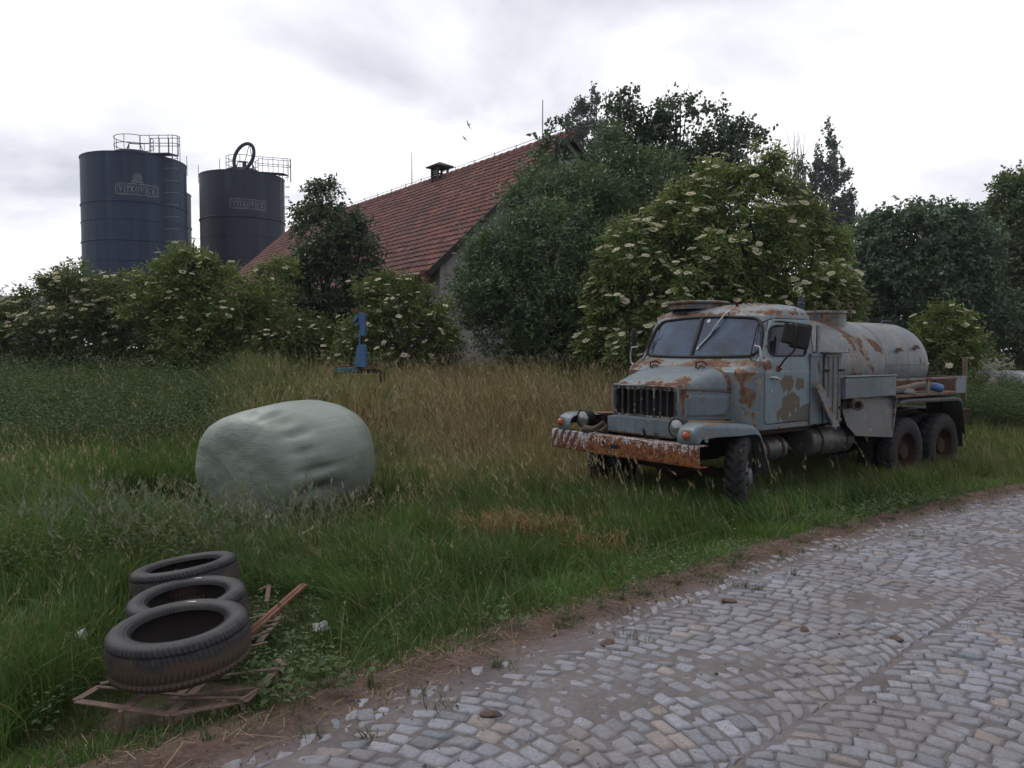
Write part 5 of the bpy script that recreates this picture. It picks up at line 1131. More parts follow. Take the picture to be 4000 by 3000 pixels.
# ---- front wings
WP = [(.045, .86), (.008, .90), (.0, .945), (.008, 1.0), (.04, 1.055), (.10, 1.092), (.19, 1.108), (.34, 1.102), (.55, 1.085), (.78, 1.068), (.95, 1.058), (1.06, 1.035), (1.135, .985), (1.19, .91), (1.25, .78), (1.32, .62), (1.40, .44)]
SK = [.10, .16, .22, .24, .22, .19, .165, .15, .14, .13, .12, .10, .075, .05, .035, .03, .025]
def wing(s):
    V, F, W_ = [], [], []; n_ = len(WP)
    PP = np.array(WP); T_ = np.gradient(PP, axis=0); T_ /= np.linalg.norm(T_, axis=1)[:, None]; NN = np.stack([-T_[:, 1], T_[:, 0]], 1)
    inner = [.84, .84, .84, .84, .84, .83, .80, .60, .55, .55, .55, .55, .56, .60, .66, .70, .72]
    xo_ = 1.085
    for i in range(n_):
        p, nn_ = PP[i], NN[i]; row = []
        rad = .055
        row.append((inner[i], *(p-nn_*.022))); row.append((inner[i]+.04, *(p-nn_*.004)))
        row.append((xo_-rad*1.6, *p))
        for a in (20, 45, 70, 90): row.append((xo_-rad+rad*math.sin(R(a)), *(p-nn_*rad*(1-math.cos(R(a))))))
        for t in (.35, .7, 1.0): row.append((xo_+.004*t, *(p-nn_*(rad+max(0, SK[i]-rad)*t))) if SK[i] > rad else (xo_, *(p-nn_*(rad*.6+SK[i]*.3*t))))
        for q in row: V.append((s*q[0], q[1], q[2])); W_.append(.12+.5*(i in (5, 6, 7) and q[0] > 1.0)+.3*(i > 12))
    k_ = len(row)
    for i in range(n_-1):
        for j in range(k_-1): F.append((i*k_+j, i*k_+j+1, (i+1)*k_+j+1, (i+1)*k_+j))
    mb = MB(); mb.add(V, F); o = mb.build('wing', M_paint_box, TR, attrs={'wear': W_}, solid=.006); o.modifiers.new('sub', 'SUBSURF').render_levels = 2
    mb = MB(); mb.grid(lambda u, v: (s*(.56+.36*u), .33+.60*v, 1.098-.03*v+.006), 4, 8); mb.build('wing_plank', plain('brown_weathered_board', (.135, .085, .048), .85, 0, 9, .4, .4), o, solid=.012)
    mb = MB(); mb.lathe([(.001, -.045), (.02, -.043), (.038, -.03), (.047, -.008), (.05, .0)], (s*.985, .004, .985), 'Y', 20, M=None); ind = mb.build('indicator', M_amber, o)
    mb = MB(); mb.lathe([(.05, -.006), (.062, -.004), (.064, .03), (.05, .04)], (s*.985, .004, .985), 'Y', 20); mb.build('bezel', M_paint_tank, ind, attrs={'wear': np.full(len(mb.v), .4)})
    # headlamp
    hc = Vector((s*.735, .16, 1.035)); mb = MB(); mb.lathe([(.001, .17), (.05, .16), (.09, .11), (.108, .03), (.112, .0), (.115, -.02), (.108, -.03), (.095, -.028)], tuple(hc), 'Y', 28); hl = mb.build('headlight', M_black, TR)
    mb = MB(); mb.lathe([(.096, -.022), (.08, -.034), (.05, -.043), (.001, -.047)], tuple(hc), 'Y', 28); mb.build('lens', M_lens, hl)
    mb = MB(); mb.tube([tuple(hc+Vector((0, .1, -.05))), (s*.74, .24, .94), (s*.74, .2, .86)], .02, 6); mb.box((s*.72, .30, 1.0), (.08, .22, .05)); mb.build('lamp_bracket', M_dark_metal, hl)
    # mirror
    mb = MB()
    if s > 0:
        mb.tube([(1.0, 1.50, 2.19), (1.14, 1.38, 2.185), (1.27, 1.44, 2.17), (1.28, 1.45, 1.86), (1.14, 1.48, 1.76), (1.03, 1.53, 1.655)], .011, 6); arm = mb.build('mirror_arm', M_dark_metal, TR)
        Mm = Matrix.Rotation(R(28), 3, 'Z') @ Matrix.Rotation(R(12), 3, 'Y'); mb = MB(); mb.box((0, 0, 0), (.215, .07, .29)); o2 = mb.build('mirror', M_black, arm, bevel=.035, seg=4, loc=(1.245, 1.62, 2.025)); o2.rotation_euler = (0, R(10), R(30))
        mb = MB(); mb.box((0, 0, 0), (.17, .05, .23)); o3 = mb.build('mirror', M_black, arm, bevel=.025, seg=3, loc=(1.20, 1.47, 2.05)); o3.rotation_euler = (0, R(12), R(60))
        mb = MB(); mb.lathe([(.05, 0), (.03, .01), (.012, .05)], (1.02, 1.53, 1.65), 'X', 10); mb.build('mirror_foot', M_rust, arm)
    else:
        mb.tube([(-.90, 1.40, 2.22), (-1.08, 1.36, 2.225), (-1.17, 1.38, 2.18), (-1.18, 1.39, 1.88), (-1.13, 1.37, 1.78), (-1.14, 1.36, 1.66), (-.99, 1.35, 1.66)], .011, 6); arm = mb.build('mirror_arm', M_dark_metal, TR)
        mb = MB(); mb.box((0, 0, 0), (.17, .05, .27)); o2 = mb.build('mirror', M_black, arm, bevel=.022, seg=3, loc=(-1.12, 1.42, 2.02)); o2.rotation_euler = (0, 0, R(-55))
wing(1); wing(-1)
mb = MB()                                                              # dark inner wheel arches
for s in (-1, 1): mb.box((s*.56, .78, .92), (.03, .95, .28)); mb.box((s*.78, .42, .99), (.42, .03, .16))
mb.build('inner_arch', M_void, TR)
# ---- wheels
def tyre_mesh(Rr, w, lugs, rim, seg=6, depth=.022, slant=.9):
    n = lugs*seg; xs_ = np.array([-.42, -.49, -.5, -.47, -.40, -.33, -.25, -.17, -.08, 0, .08, .17, .25, .33, .40, .47, .5, .49, .42])*w
    rp = np.array([rim, rim+.04, rim+(Rr-rim)*.5, Rr-.055, Rr-.020, Rr-.008, Rr-.003, Rr, Rr, Rr, Rr, Rr, Rr-.003, Rr-.008, Rr-.020, Rr-.055, rim+(Rr-rim)*.5, rim+.04, rim])
    th = np.arange(n)*2*np.pi/n; V = np.zeros((n, len(xs_), 3)); ax = np.abs(xs_)/w
    for j, x in enumerate(xs_):
        r_ = np.full(n, rp[j])
        if .07 < ax[j] < .49:
            ph = (np.arange(n)/seg+slant*(ax[j]*2)**1.3+(.5 if x > 0 else 0)) % 1
            g = np.clip((np.abs(ph-.5)-.30)/.06, 0, 1); d = depth*(1 if ax[j] > .14 else .7)*np.clip((.50-ax[j])/.06, 0, 1); r_ = r_-d*g
        V[:, j] = np.stack([np.full(n, x), r_*np.cos(th), r_*np.sin(th)], 1)
    m = len(xs_); i = np.arange(n)[:, None]*m; j = np.arange(m-1)[None]; i2 = ((np.arange(n)+1) % n)[:, None]*m
    F = np.stack([i+j, i+j+1, i2+j+1, i2+j], -1).reshape(-1, 4); return V.reshape(-1, 3), F
Vt_, Ft_ = tyre_mesh(.482, .225, 26, .27, 8); tyre_me = npmesh('tyre', Vt_, Ft_, True); tyre_me.set_sharp_from_angle(angle=R(30)); tyre_me.materials.append(M_tyre)
def wheel(x, y, s, z=.462, dish=False, rz=0, first=None, mat=None):
    root = bpy.data.objects.new('wheel', tyre_me.copy()) if False else link('wheel', tyre_me, None, TR, (x, y, z), (rng.uniform(0, 6), 0, rz))
    mb = MB()
    if not dish: pr = [(.275, .09), (.285, .07), (.262, .05), (.255, .02), (.235, .01), (.215, .03), (.17, .075), (.15, .085), (.10, .085), (.095, .115), (.075, .125), (.001, .128)]
    else: pr = [(.275, .10), (.288, .095), (.262, .08), (.255, -.01), (.24, -.03), (.16, -.05), (.13, -.045), (.12, .02), (.10, .06), (.001, .065)]
    mb.lathe([(r_, s*h) for r_, h in pr], (0, 0, 0), 'X', 32); o = mb.build('rim', mat or M_paint_box, root, attrs={'wear': np.full(len(mb.v), .3)})
    mb = MB()
    for k in range(6):
        a = 2*math.pi*k/6; mb.cyl((s*(.07 if not dish else -.04), .125*math.cos(a), .125*math.sin(a)), (s*(.105 if not dish else -.01), .125*math.cos(a), .125*math.sin(a)), .016, 6)
    for k in range(5):
        a = 2*math.pi*(k+.5)/5; P = [(s*((.052 if not dish else -.036)+.004), .195*math.cos(a)+.028*math.cos(b), .195*math.sin(a)+.028*math.sin(b)) for b in np.linspace(0, 2*math.pi, 12, endpoint=False)]
    mb.build('wheel_nuts', M_dark_metal, root); return root
wheel(.93, .98, 1, rz=R(27)); wheel(-1.0, .93, -1, rz=R(12))
M_rimr = rust_mat('ochre_rim', .42, .5)
for y in (4.55, 5.67):
    for s in (1, -1): wheel(s*.96, y, s, dish=True, mat=M_rimr); wheel(s*.68, y, s, dish=True, mat=M_rimr)
# ---- chassis
mb = MB()
for s in (-1, 1): mb.box((s*.40, 3.2, .86), (.08, 6.0, .20))
for y in (.4, 1.6, 2.8, 3.9, 5.1, 6.15): mb.box((0, y, .86), (.72, .10, .14))
fr = mb.build('chassis_frame', M_dark_metal, TR, bevel=.008)
for y in (.98, 4.55, 5.67):
    mb = MB(); mb.tube([(-.85, y, .47), (-.3, y, .47), (-.2, y, .47), (0, y, .47), (.2, y, .47), (.3, y, .47), (.85, y, .47)], [.05, .06, .12, .17, .12, .06, .05], 12); mb.build('axle', M_dark_metal, TR)
for s in (-1, 1):
    mb = MB()
    for k in range(5): mb.box((s*.42, .98, .60+.018*k), (.07, .5+.16*k, .0185))
    mb.build('leaf_spring', M_dark_metal, TR); mb = MB()
    for k in range(6): mb.box((s*.56, 5.11, .58+.02*k), (.07, 1.2-.14*k, .0205))
    mb.build('leaf_spring', M_dark_metal, TR)
mb = MB(); mb.box((0, 1.6, .80), (.5, 1.2, .5)); mb.box((0, .75, .98), (.45, .5, .3)); mb.build('engine', M_void, TR, bevel=.05)
mb = MB(); mb.box((0, 1.75, .935), (1.96, 1.0, .05)); mb.build('cab_floor', M_dark_metal, TR)
# side tanks under the cab and cabinet
def drum(name, y0, y1, x, z, r_, mat):
    mb = MB(); mb.lathe([(.001, y0-.02), (r_*.6, y0-.015), (r_*.95, y0), (r_, y0+.03), (r_, y1-.03), (r_*.95, y1), (r_*.6, y1+.015), (.001, y1+.02)], (x, 0, z), 'Y', 32); o = mb.build(name, mat, TR, attrs={'wear': np.full(len(mb.v), .35)})
    mb = MB()
    for t in (.2, .8): yy = y0+(y1-y0)*t; mb.lathe([(r_+.002, yy-.025), (r_+.007, yy-.02), (r_+.007, yy+.02), (r_+.002, yy+.025)], (x, 0, z), 'Y', 32)
    mb.build('strap', M_dark_metal, o)
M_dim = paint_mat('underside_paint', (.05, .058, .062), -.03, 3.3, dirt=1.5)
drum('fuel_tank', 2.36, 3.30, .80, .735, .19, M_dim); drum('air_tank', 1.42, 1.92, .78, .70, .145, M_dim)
# ---- cabinet behind the cab
def wb(mb, v): return np.full(len(mb.v), v)
mb = MB(); mb.box((.72, 2.615, 1.40), (.62, .43, .86)); mb.box((.72, 2.615, 1.842), (.86, .46, .02)); mb.box((.98, 2.40, 1.40), (.06, .03, .84)); cabi = mb.build('cabinet', M_paint_box, TR, bevel=.006, attrs={'wear': wb(mb, .15)})
mb = MB(); mb.box((1.06, 2.615, 1.405), (.022, .36, .85)); mb.box((1.078, 2.615, 1.80), (.018, .36, .03)); mb.box((1.078, 2.615, 1.01), (.018, .36, .03))
for k in range(3): mb.box((1.076, 2.47+.11*k+.03, 1.405), (.012, .008, .76))
dr_ = mb.build('cabinet_door', M_paint_tank, cabi, bevel=.004, attrs={'wear': wb(mb, .30)})
mb = MB(); mb.box((1.035, 2.30, 1.405), (.02, .26, .85)); mb.box((1.05, 2.30, 1.80), (.014, .26, .025)); mb.build('cabinet_door', M_paint_box, cabi, bevel=.004, attrs={'wear': wb(mb, .05)})
for z in (1.62, 1.16):
    for yy in (2.45, 2.78): mb = MB(); mb.box((1.087, yy, z), (.02, .09, .028)); mb.build('hinge', M_dark_metal, dr_)
mb = MB(); mb.bar((1.10, 2.22, 1.46), (1.13, 2.60, .93), .12, .03, up=(1, 0, 0)); mb.box((1.10, 2.56, .945), (.10, .16, .03)); mb.build('cabinet_strut', M_paint_tank, TR, bevel=.005, attrs={'wear': wb(mb, .55)})
mb = MB(); mb.box((1.03, 2.335, 1.57), (.03, .06, 1.2)); mb.build('cab_corner_post', M_paint, TR, bevel=.006, attrs={'wear': wb(mb, .45)})
# ---- tank
TZ_, TRr = 1.635, .655
prof = [(.001, 2.36), (.3, 2.37), (.55, 2.41), (.63, 2.47), (TRr, 2.56)]+[(TRr, y) for y in np.linspace(2.65, 5.80, 60)]+[(TRr-.006, 5.93), (.63, 6.04), (.585, 6.15), (.51, 6.25), (.40, 6.33), (.28, 6.38), (.14, 6.41), (.001, 6.42)]
mb = MB(); mb.lathe(prof, (0, 0, TZ_), 'Y', 128); V = np.array(mb.v); x, y, z = V.T
g = lambda a, b, sa, sb, k=1.: k*np.exp(-((y-a)/sa)**2-((z-b)/sb)**2)
wv = .08+g(4.55, 1.90, .14, .10, 1.05)+g(4.42, 2.02, .09, .07, 1.0)+g(4.2, 1.92, .16, .22, .62)+g(3.9, 2.1, .18, .2, .5)+g(3.5, 1.45, .7, .12, .6)+g(4.5, 1.40, .8, .10, .55)+g(2.7, 2.0, .25, .4, .5)+.30*np.exp(-((z-2.26)/.05)**2)+g(3.95, 1.75, .30, .30, .45)+g(5.3, 1.36, .8, .07, .55)+g(5.75, 1.72, .05, .16, .7)+g(5.12, 1.74, .04, .12, .6)
tank = mb.build('tank', M_paint_tank, TR, attrs={'wear': wv})
mb = MB()
for yy in (2.62, 4.72): mb.lathe([(TRr-.002, yy-.012), (TRr+.004, yy), (TRr-.002, yy+.012)], (0, 0, TZ_), 'Y', 96)
mb.tube([(TRr-.001, yy, TZ_+.02) for yy in np.linspace(4.72, 5.85, 12)], .006, 5); mb.build('weld_seam', M_paint_tank, tank, attrs={'wear': wb(mb, .35)})
mb = MB(); mb.lathe([(.34, -.12), (.34, .10), (.37, .10), (.37, .12), (.36, .135), (.001, .15)], (0, 4.10, TZ_+TRr), 'Z', 36); man = mb.build('manhole', M_paint_tank, tank, attrs={'wear': wb(mb, .45)})
for a in (20, 110, 200, 290, 335):
    ca, sa = math.cos(R(a)), math.sin(R(a)); mb = MB(); bx, by = .40*ca, 4.10+.40*sa; mb.tube([(bx, by, TZ_+TRr+.02), (bx, by, TZ_+TRr+.20)], .012, 6)
    mb.tube([(bx+.03*math.cos(t)*ca, by+.03*math.cos(t)*sa, TZ_+TRr+.215+.035*math.sin(t)) for t in np.linspace(0, 2*math.pi, 12, endpoint=False)], .009, 5, closed=True); mb.tube([(bx, by, TZ_+TRr+.04), (bx, by, TZ_+TRr+.075)], .022, 6); mb.build('eye_bolt', M_rust_pale, man)
mb = MB(); mb.tube([(.12, 3.40, 2.25), (.12, 3.40, 2.50), (.12, 3.40, 2.50), (.12, 3.40, 2.60)], [.045, .045, .034, .034], 12); mb.lathe([(.046, 2.49), (.052, 2.495), (.052, 2.52), (.04, 2.53)], (.12, 3.40, 0), 'Z', 14); mb.build('vent_pipe', M_rail, tank)
mb = MB(); mb.tube([(.0+.02*k, 2.72+.10*k, 2.33+.13*math.sin(math.pi*k/7)) for k in range(8)], .022, 8); mb.build('hose_loop', M_hose, tank)
mb = MB(); mb.tube([(.10, 5.62, 2.27), (.10, 5.66, 2.32), (.12, 5.85, 2.325), (.14, 6.0, 2.26), (.16, 6.06, 2.12)], .014, 6); mb.build('handrail', M_rail, tank)
for yy, zz0 in ((5.10, 1.86), (5.66, 1.90)):
    xx = math.sqrt(TRr**2-(zz0-TZ_)**2); mb = MB(); mb.box((xx+.03, yy, zz0), (.07, .10, .025)); mb.cyl((xx+.03, yy-.05, zz0+.03), (xx+.03, yy+.05, zz0+.03), .018, 8); mb.build('lug', M_rust_pale, tank)
# ---- platform, side boxes, mudguards
for s in (1, -1):
    mb = MB(); mb.box((s*.90, 3.43, 1.395), (.44, 1.26, .27)); mb.box((s*1.125, 3.43, 1.395), (.012, 1.25, .255)); mb.box((s*1.12, 3.43, 1.536), (.05, 1.28, .016)); mb.build('side_box', M_paint_box, TR, bevel=.006, attrs={'wear': wb(mb, .12)})
    mb = MB(); mb.box((s*.88, 5.1, 1.245), (.50, 2.08, .035)); mb.build('platform', M_rust_pale, TR, bevel=.005)
    mb = MB(); mb.box((s*1.12, 5.12, 1.468), (.03, 2.12, .028)); mb.box((s*1.12, 4.97, 1.355), (.035, .06, .25)); rail = mb.build('rail', M_paint_tank, TR, bevel=.004, attrs={'wear': wb(mb, .6)})
    mb = MB(); mb.box((s*1.122, 6.00, 1.36), (.022, .32, .25)); mb.build('corner_plate', M_paint, TR, bevel=.004, attrs={'wear': wb(mb, .22)})
    mb = MB(); mb.box((s*.70, 5.35, 1.36), (.02, 1.5, .20)); mb.build('back_board', M_rust, TR)
    P = [(2.95, 1.262), (4.20, 1.262), (4.22, 1.19), (4.09, .70), (3.17, .78), (2.98, .92), (2.90, 1.10)]
    mb = MB(); mb.sheet([(s*(1.02+.06*(1.27-z)/.57), y, z) for y, z in P], .012, (-s, 0, 0))
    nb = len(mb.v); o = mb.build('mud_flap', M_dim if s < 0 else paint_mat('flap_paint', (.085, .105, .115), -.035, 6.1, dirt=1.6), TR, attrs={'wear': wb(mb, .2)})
    mb = MB(); mb.box((s*1.055, 4.15, .97), (.035, .03, .55), M=Matrix.Rotation(R(-13), 3, 'X')); mb.build('flap_edge', M_paint, o, attrs={'wear': wb(mb, .6)})
    mb = MB(); MP = [(4.12, .78), (4.20, 1.16), (4.25, 1.198), (4.5, 1.205), (5.9, 1.185), (6.02, 1.165), (6.06, 1.10), (6.21, .62)]
    Vg, Fg = [], []
    for (y, z) in MP[1:]: Vg += [(s*.60, y, z), (s*1.10, y, z), (s*1.125, y, z-.012), (s*1.13, y, z-.06)]
    for i in range(len(MP)-2):
        for j in range(3): Fg.append((i*4+j, i*4+j+1, (i+1)*4+j+1, (i+1)*4+j))
    mb.add(Vg, Fg); mb.build('rear_mudguard', paint_mat('mudguard_paint', (.10, .12, .13), .0, 9.1+s, dirt=1.4), TR, solid=.008, attrs={'wear': wb(mb, .2)})
    mb = MB(); mb.sheet([(s*.66, 6.12, 1.12), (s*1.08, 6.12, 1.12), (s*1.08, 6.22, .42), (s*.66, 6.22, .42)], .012, (0, 1, 0)); mb.build('arch_shade_sheet', M_black, TR)  # black sheet standing in for the shade in the open rear arch
mb = MB(); mb.box((0, 6.18, 1.36), (2.2, .03, .24)); mb.box((1.10, 6.19, 1.45), (.06, .05, .62)); mb.box((-1.10, 6.19, 1.45), (.06, .05, .62)); mb.build('tail_board', M_rust_pale, TR, bevel=.005)
mb = MB(); mb.box((0, 6.40, .845), (2.0, .46, .20)); mb.box((0, 6.40, .955), (2.04, .50, .016)); mb.build('rear_step', M_dark_metal, TR, bevel=.006)
mb = MB(); mb.tube([(1.0, 6.3, .72), (1.02, 6.25, .5), (1.0, 6.16, .45)], .02, 6); mb.build('tail_bracket', M_rust_pale, TR)
mb = MB()
for k in range(7): mb.lathe([(.060, .035*k), (.072, .035*k+.006), (.072, .035*k+.022), (.060, .035*k+.03)], (0, 0, 0), 'Z', 22)
mb.lathe([(.056, .24), (.056, .0), (.045, .0), (.045, .24)], (0, 0, 0), 'Z', 22); mb.lathe([(.055, .24), (.055, .9)], (0, 0, 0), 'Z', 16)
o = mb.build('suction_pipe', M_rust_pale, TR, loc=(1.20, 2.97, 1.185)); o.rotation_euler = Vector((-.72, .66, .10)).to_track_quat('Z', 'Y').to_euler()
mb = MB(); mb.cyl((0, 0, .02), (0, 0, .03), .046, 18); mb.build('pipe_bore', M_void, o)
# loose things lying on the platform
def tw(x, y, z): return TR.matrix_basis @ Vector((x, y, z))
bpy.context.view_layer.update()
P = [tw(.98, 4.12, 1.315), tw(1.0, 4.4, 1.32), tw(.97, 4.7, 1.335), tw(.95, 5.0, 1.36), tw(.98, 5.2, 1.37), tw(1.02, 5.34, 1.345)]; PP = []
for i in range(46):
    t = i/45*(len(P)-1); k = min(int(t), len(P)-2); PP.append(P[k].lerp(P[k+1], t-k)-P[0])
mb = MB(); mb.tube(PP, [.050+.004*(i % 2) for i in range(46)], 12); ho = mb.build('suction_hose', M_hose, None, loc=P[0]); tag(ho, 'grey ribbed hose with a blue end lying on the lorry platform', 'hose')
mb = MB(); e0 = PP[-1]; dr2 = (PP[-1]-PP[-4]).normalized(); mb.tube([tuple(e0-dr2*.05), tuple(e0+dr2*.02), tuple(e0+dr2*.05), tuple(e0+dr2*.16)], [.054, .058, .062, .062], 16, cap=False); mb.build('coupling', M_bluepl, ho, solid=.006)
def stone_mesh(r, sq_, seed, sub=3):
    bm = bmesh.new(); bmesh.ops.create_icosphere(bm, subdivisions=sub, radius=1); rs = np.random.default_rng(seed); ph = rs.uniform(0, 6, 9)
    for v in bm.verts:
        p = v.co; k = 1+.16*math.sin(2.1*p.x+ph[0])*math.sin(1.7*p.y+ph[1])+.12*math.sin(3.3*p.z+ph[2]+2*p.x)+.05*math.sin(7*p.x+ph[3])*math.sin(6*p.y+ph[4]); v.co = Vector((p.x*k*r*sq_[0], p.y*k*r*sq_[1], max(-.35, p.z)*k*r*sq_[2]))
    me = bpy.data.meshes.new('stone'); bm.to_mesh(me); bm.free(); me.polygons.foreach_set('use_smooth', np.ones(len(me.polygons), bool)); return me
lo_ = tw(1.06, 4.55, 1.285)
tag(link('rag', stone_mesh(.12, (1.15, .6, .38), 5), plain('grey_rag', (.15, .14, .125), .95, 0, 18, .3, .6), None, lo_, (0, 0, TRUCK_RZ+R(85))), 'crumpled grey rag beside the hose on the lorry platform', 'rag')
# ------------------------------------------------------------------ wrapped silage bale
mba = Mat('pale_green_stretch_film'); v1 = mba.map((1.2, 26, 26)); 
film = mba.attr('side', True)                                    # 1 on the round side, 0 on the flat end
x_, y_, z_ = mba.sep()
n1 = mba.noise(1, 5, .6, .15, mba.map((2.0, 30, 30), (0, 0, 0)))
n2 = mba.noise(1, 5, .6, .2, mba.map((30, 1.6, 36), (R(0), R(24), 0)))
ang = mba.math('ARCTAN2', z_, y_); cmb = mba.node('ShaderNodeCombineXYZ', {0: mba.math('MULTIPLY', x_, 1.3), 1: mba.math('MULTIPLY', ang, 17.0), 2: 0.0}).outputs[0]
nside = mba.noise(1, 5, .6, .25, cmb)
endv = mba.map((1, 7, 46), (R(24), 0, 0)); nend = mba.noise(1, 5, .6, .2, endv)
str_ = mba.mix(film, nend, nside); cl = mba.noise(2.5, 5, .6)
crk = mba.attr('crumple', True); ncr = mba.noise(22, 7, .7, 1.2)
hgt = mba.math('ADD', str_, mba.math('MULTIPLY', mba.math('MULTIPLY', crk, ncr), 2.2))
c = mba.mix(mba.ss(.3, .7, cl), (.178, .215, .185), (.225, .26, .225)); c = mba.mix(mba.math('MULTIPLY', mba.ss(.55, .75, str_), .35), c, (.13, .155, .14))
mba.set(color=c, rough=.42, spec=.45); mba.bump(hgt, .55, .012)
NA, NP_ = 160, 110; BL, BRy, BRz = .80, .86, .69
V, S, K = [], [], []
_cap = [(-(1-r_**(2/.36))**.23, r_) for r_ in np.linspace(0, .97, 34)]; _mid = [(-math.copysign(abs(math.cos(t))**.46, math.cos(t)), abs(math.sin(t))**.36) for t in np.linspace(math.asin(.975**(1/.36)), math.pi-math.asin(.975**(1/.36)), 70)]
PRF = _cap+_mid+[(-a_, r_) for a_, r_ in _cap[::-1]]; NP_ = len(PRF)-1
for i in range(NP_+1):
    ax_, rr = PRF[i]; ax_ *= BL
    for j in range(NA):
        a = 2*math.pi*j/NA; y, z = math.cos(a), math.sin(a)
        dent = 0
        for (a0_, p0_, sa, sp_, k) in ((R(192), -.34, .16, .24, .125), (R(222), -.42, .15, .24, .12), (R(170), -.42, .2, .14, .035), (R(120), -.46, .12, .12, .05), (R(95), -.52, .10, .1, .045), (R(110), -.5, .06, .16, .035), (R(135), -.44, .07, .2, .05), (R(152), -.48, .05, .15, .05), (R(170), -.36, .06, .25, .05), (R(208), -.46, .06, .2, .06), (R(245), -.4, .07, .2, .05)):
            da = (a-a0_+math.pi) % (2*math.pi)-math.pi; dent += k*math.exp(-(da/sa)**2-((ax_-p0_)/sp_)**2)
        fl_ = sst(.55, .92, rr); dent *= fl_; lump = fl_*.018*math.sin(a*3+1)+fl_*.012*math.sin(a*5+ax_*3)+fl_*.02*(fbm(np.array([ax_*3+5]), np.array([a*1.7]), 90)[0]-.5)*2
        R_ = (1-1.35*dent+lump)*rr; zz1 = BRz*z*R_*(1.06 if z > 0 else .98)
        px2 = ax_*(1+.05*(fbm(np.array([y*rr*2+3]), np.array([z*rr*2]), 91)[0]-.5)*2)-(.05*math.exp(-((y-.25)/.35)**2-((z-.62)/.2)**2) if ax_ < -.45 else 0)
        V.append((px2, BRy*y*R_, max(zz1, -.58))); S.append(sst(.62, .92, rr*(1 if abs(ax_) < .6 else .85))); K.append(math.exp(-((ax_+.50)/.07)**2)*(1.3 if 130 < math.degrees(a) % 360 < 250 else .15)+(.5 if ax_ < -.5 and z > .35 else 0)*.4)
F = [(i*NA+j, i*NA+(j+1) % NA, (i+1)*NA+(j+1) % NA, (i+1)*NA+j) for i in range(NP_) for j in range(NA)]
bz0 = float(H(np.array([BALE[0]]), np.array([BALE[1]]))[0])
bale = link('silage_bale', npmesh('silage_bale', np.array(V), np.array(F), True, {'side': np.array(S), 'crumple': np.array(K)}), mba.m, None, (BALE[0], BALE[1], bz0+.52), (R(3), R(-3), R(60)))
tag(bale, 'pale green film wrapped silage bale sunk in the long grass', 'bale')
# torn holes at the upper corner of the wrapping
M_hay = plain('brown_silage', (.10, .055, .04), .95, 0, 40, .4, .6)
for (x, y, z, r_) in ((-.665, .635, .335, .036), (-.675, .745, .13, .030)):
    mb = MB(); mb.lathe([(.001, .012), (r_*.7, .012), (r_, 0)], (0, 0, 0), 'Z', 12); o = mb.build('torn_hole', M_hay, bale, loc=(x, y, z)); o.rotation_euler = Vector((-.8, .3, .5)).to_track_quat('Z', 'Y').to_euler()
# ------------------------------------------------------------------ three worn car tyres
def car_tyre():
    Rr, w, rim = .345, .235, .225; n = 320; hx = [.36, .41, .455, .44, .475, .5, .495, .465, .44, .40, .34, .27, .2, .12, .05]; xs_ = np.array([-q for q in hx]+hx[::-1])*w
    hr = [rim, rim+.005, rim+.016, rim+.024, rim+.034, rim+.06, rim+.078, Rr-.028, Rr-.016, Rr-.008, Rr-.004, Rr-.002, Rr-.001, Rr, Rr]; rp = np.array(hr+hr[::-1])
    th = np.arange(n)*2*np.pi/n; V = np.zeros((n, len(xs_), 3)); ax = np.abs(xs_)/w
    for j, x in enumerate(xs_):
        r_ = np.full(n, rp[j])
        if ax[j] < .46:
            ph = (np.arange(n)/4.+1.3*ax[j]*2+(.5 if x > 0 else 0)) % 1; r_ = r_-.007*(ph < .3)*(1 if ax[j] > .05 else .3)
            if abs(ax[j]-.27) < .01: r_ = r_-.008
        V[:, j] = np.stack([r_*np.cos(th), r_*np.sin(th), np.full(n, x)], 1)
    # inner wall so the casing has thickness
    inn = np.stack([np.stack([rr2*np.cos(th), rr2*np.sin(th), np.full(n, x)], 1) for x, rr2 in ((.34*w, rim+.004), (.44*w, rim+.05), (.43*w, Rr-.05), (.3*w, Rr-.03), (-.3*w, Rr-.03), (-.43*w, Rr-.05), (-.44*w, rim+.05), (-.34*w, rim+.004))], 1)
    V = np.concatenate([V, inn], 1); m = V.shape[1]; i = np.arange(n)[:, None]*m; j = np.arange(m)[None]; i2 = ((np.arange(n)+1) % n)[:, None]*m; j2 = (np.arange(m)[None]+1) % m
    F = np.stack([i+j, i+j2, i2+j2, i2+j], -1).reshape(-1, 4); me = npmesh('worn_tyre', V.reshape(-1, 3), F, True); me.set_sharp_from_angle(angle=R(40)); return me
tme = car_tyre(); mtc = Mat('worn_car_tyre'); n = mtc.noise(6, 6, .65, .3); n2 = mtc.noise(60, 4, .6); x_, y_, z_ = mtc.sep()
rad_ = mtc.math('SQRT', mtc.math('ADD', mtc.math('MULTIPLY', x_, x_), mtc.math('MULTIPLY', y_, y_)))
mud = mtc.math('MULTIPLY', mtc.ss(.06, -.01, mtc.math('ADD', z_, mtc.math('MULTIPLY', mtc.math('SUBTRACT', n, .5), .30))), mtc.ss(.30, .33, rad_))
c = mtc.mix(mtc.ss(.3, .7, n2), (.013, .013, .016), (.026, .026, .031)); c = mtc.mix(mtc.math('MULTIPLY', mtc.ss(.45, .7, n), .45), c, (.06, .056, .055))
c = mtc.mix(mtc.math('MULTIPLY', mud, .9), c, mtc.mix(n2, (.095, .064, .047), (.05, .036, .028))); mtc.set(color=c, rough=.62, spec=.4)
wv_ = mtc.node('ShaderNodeTexWave', {'Vector': mtc.obj, 'Scale': 14.0, 'Distortion': .0}, wave_type='RINGS', rings_direction='Z').outputs[1]
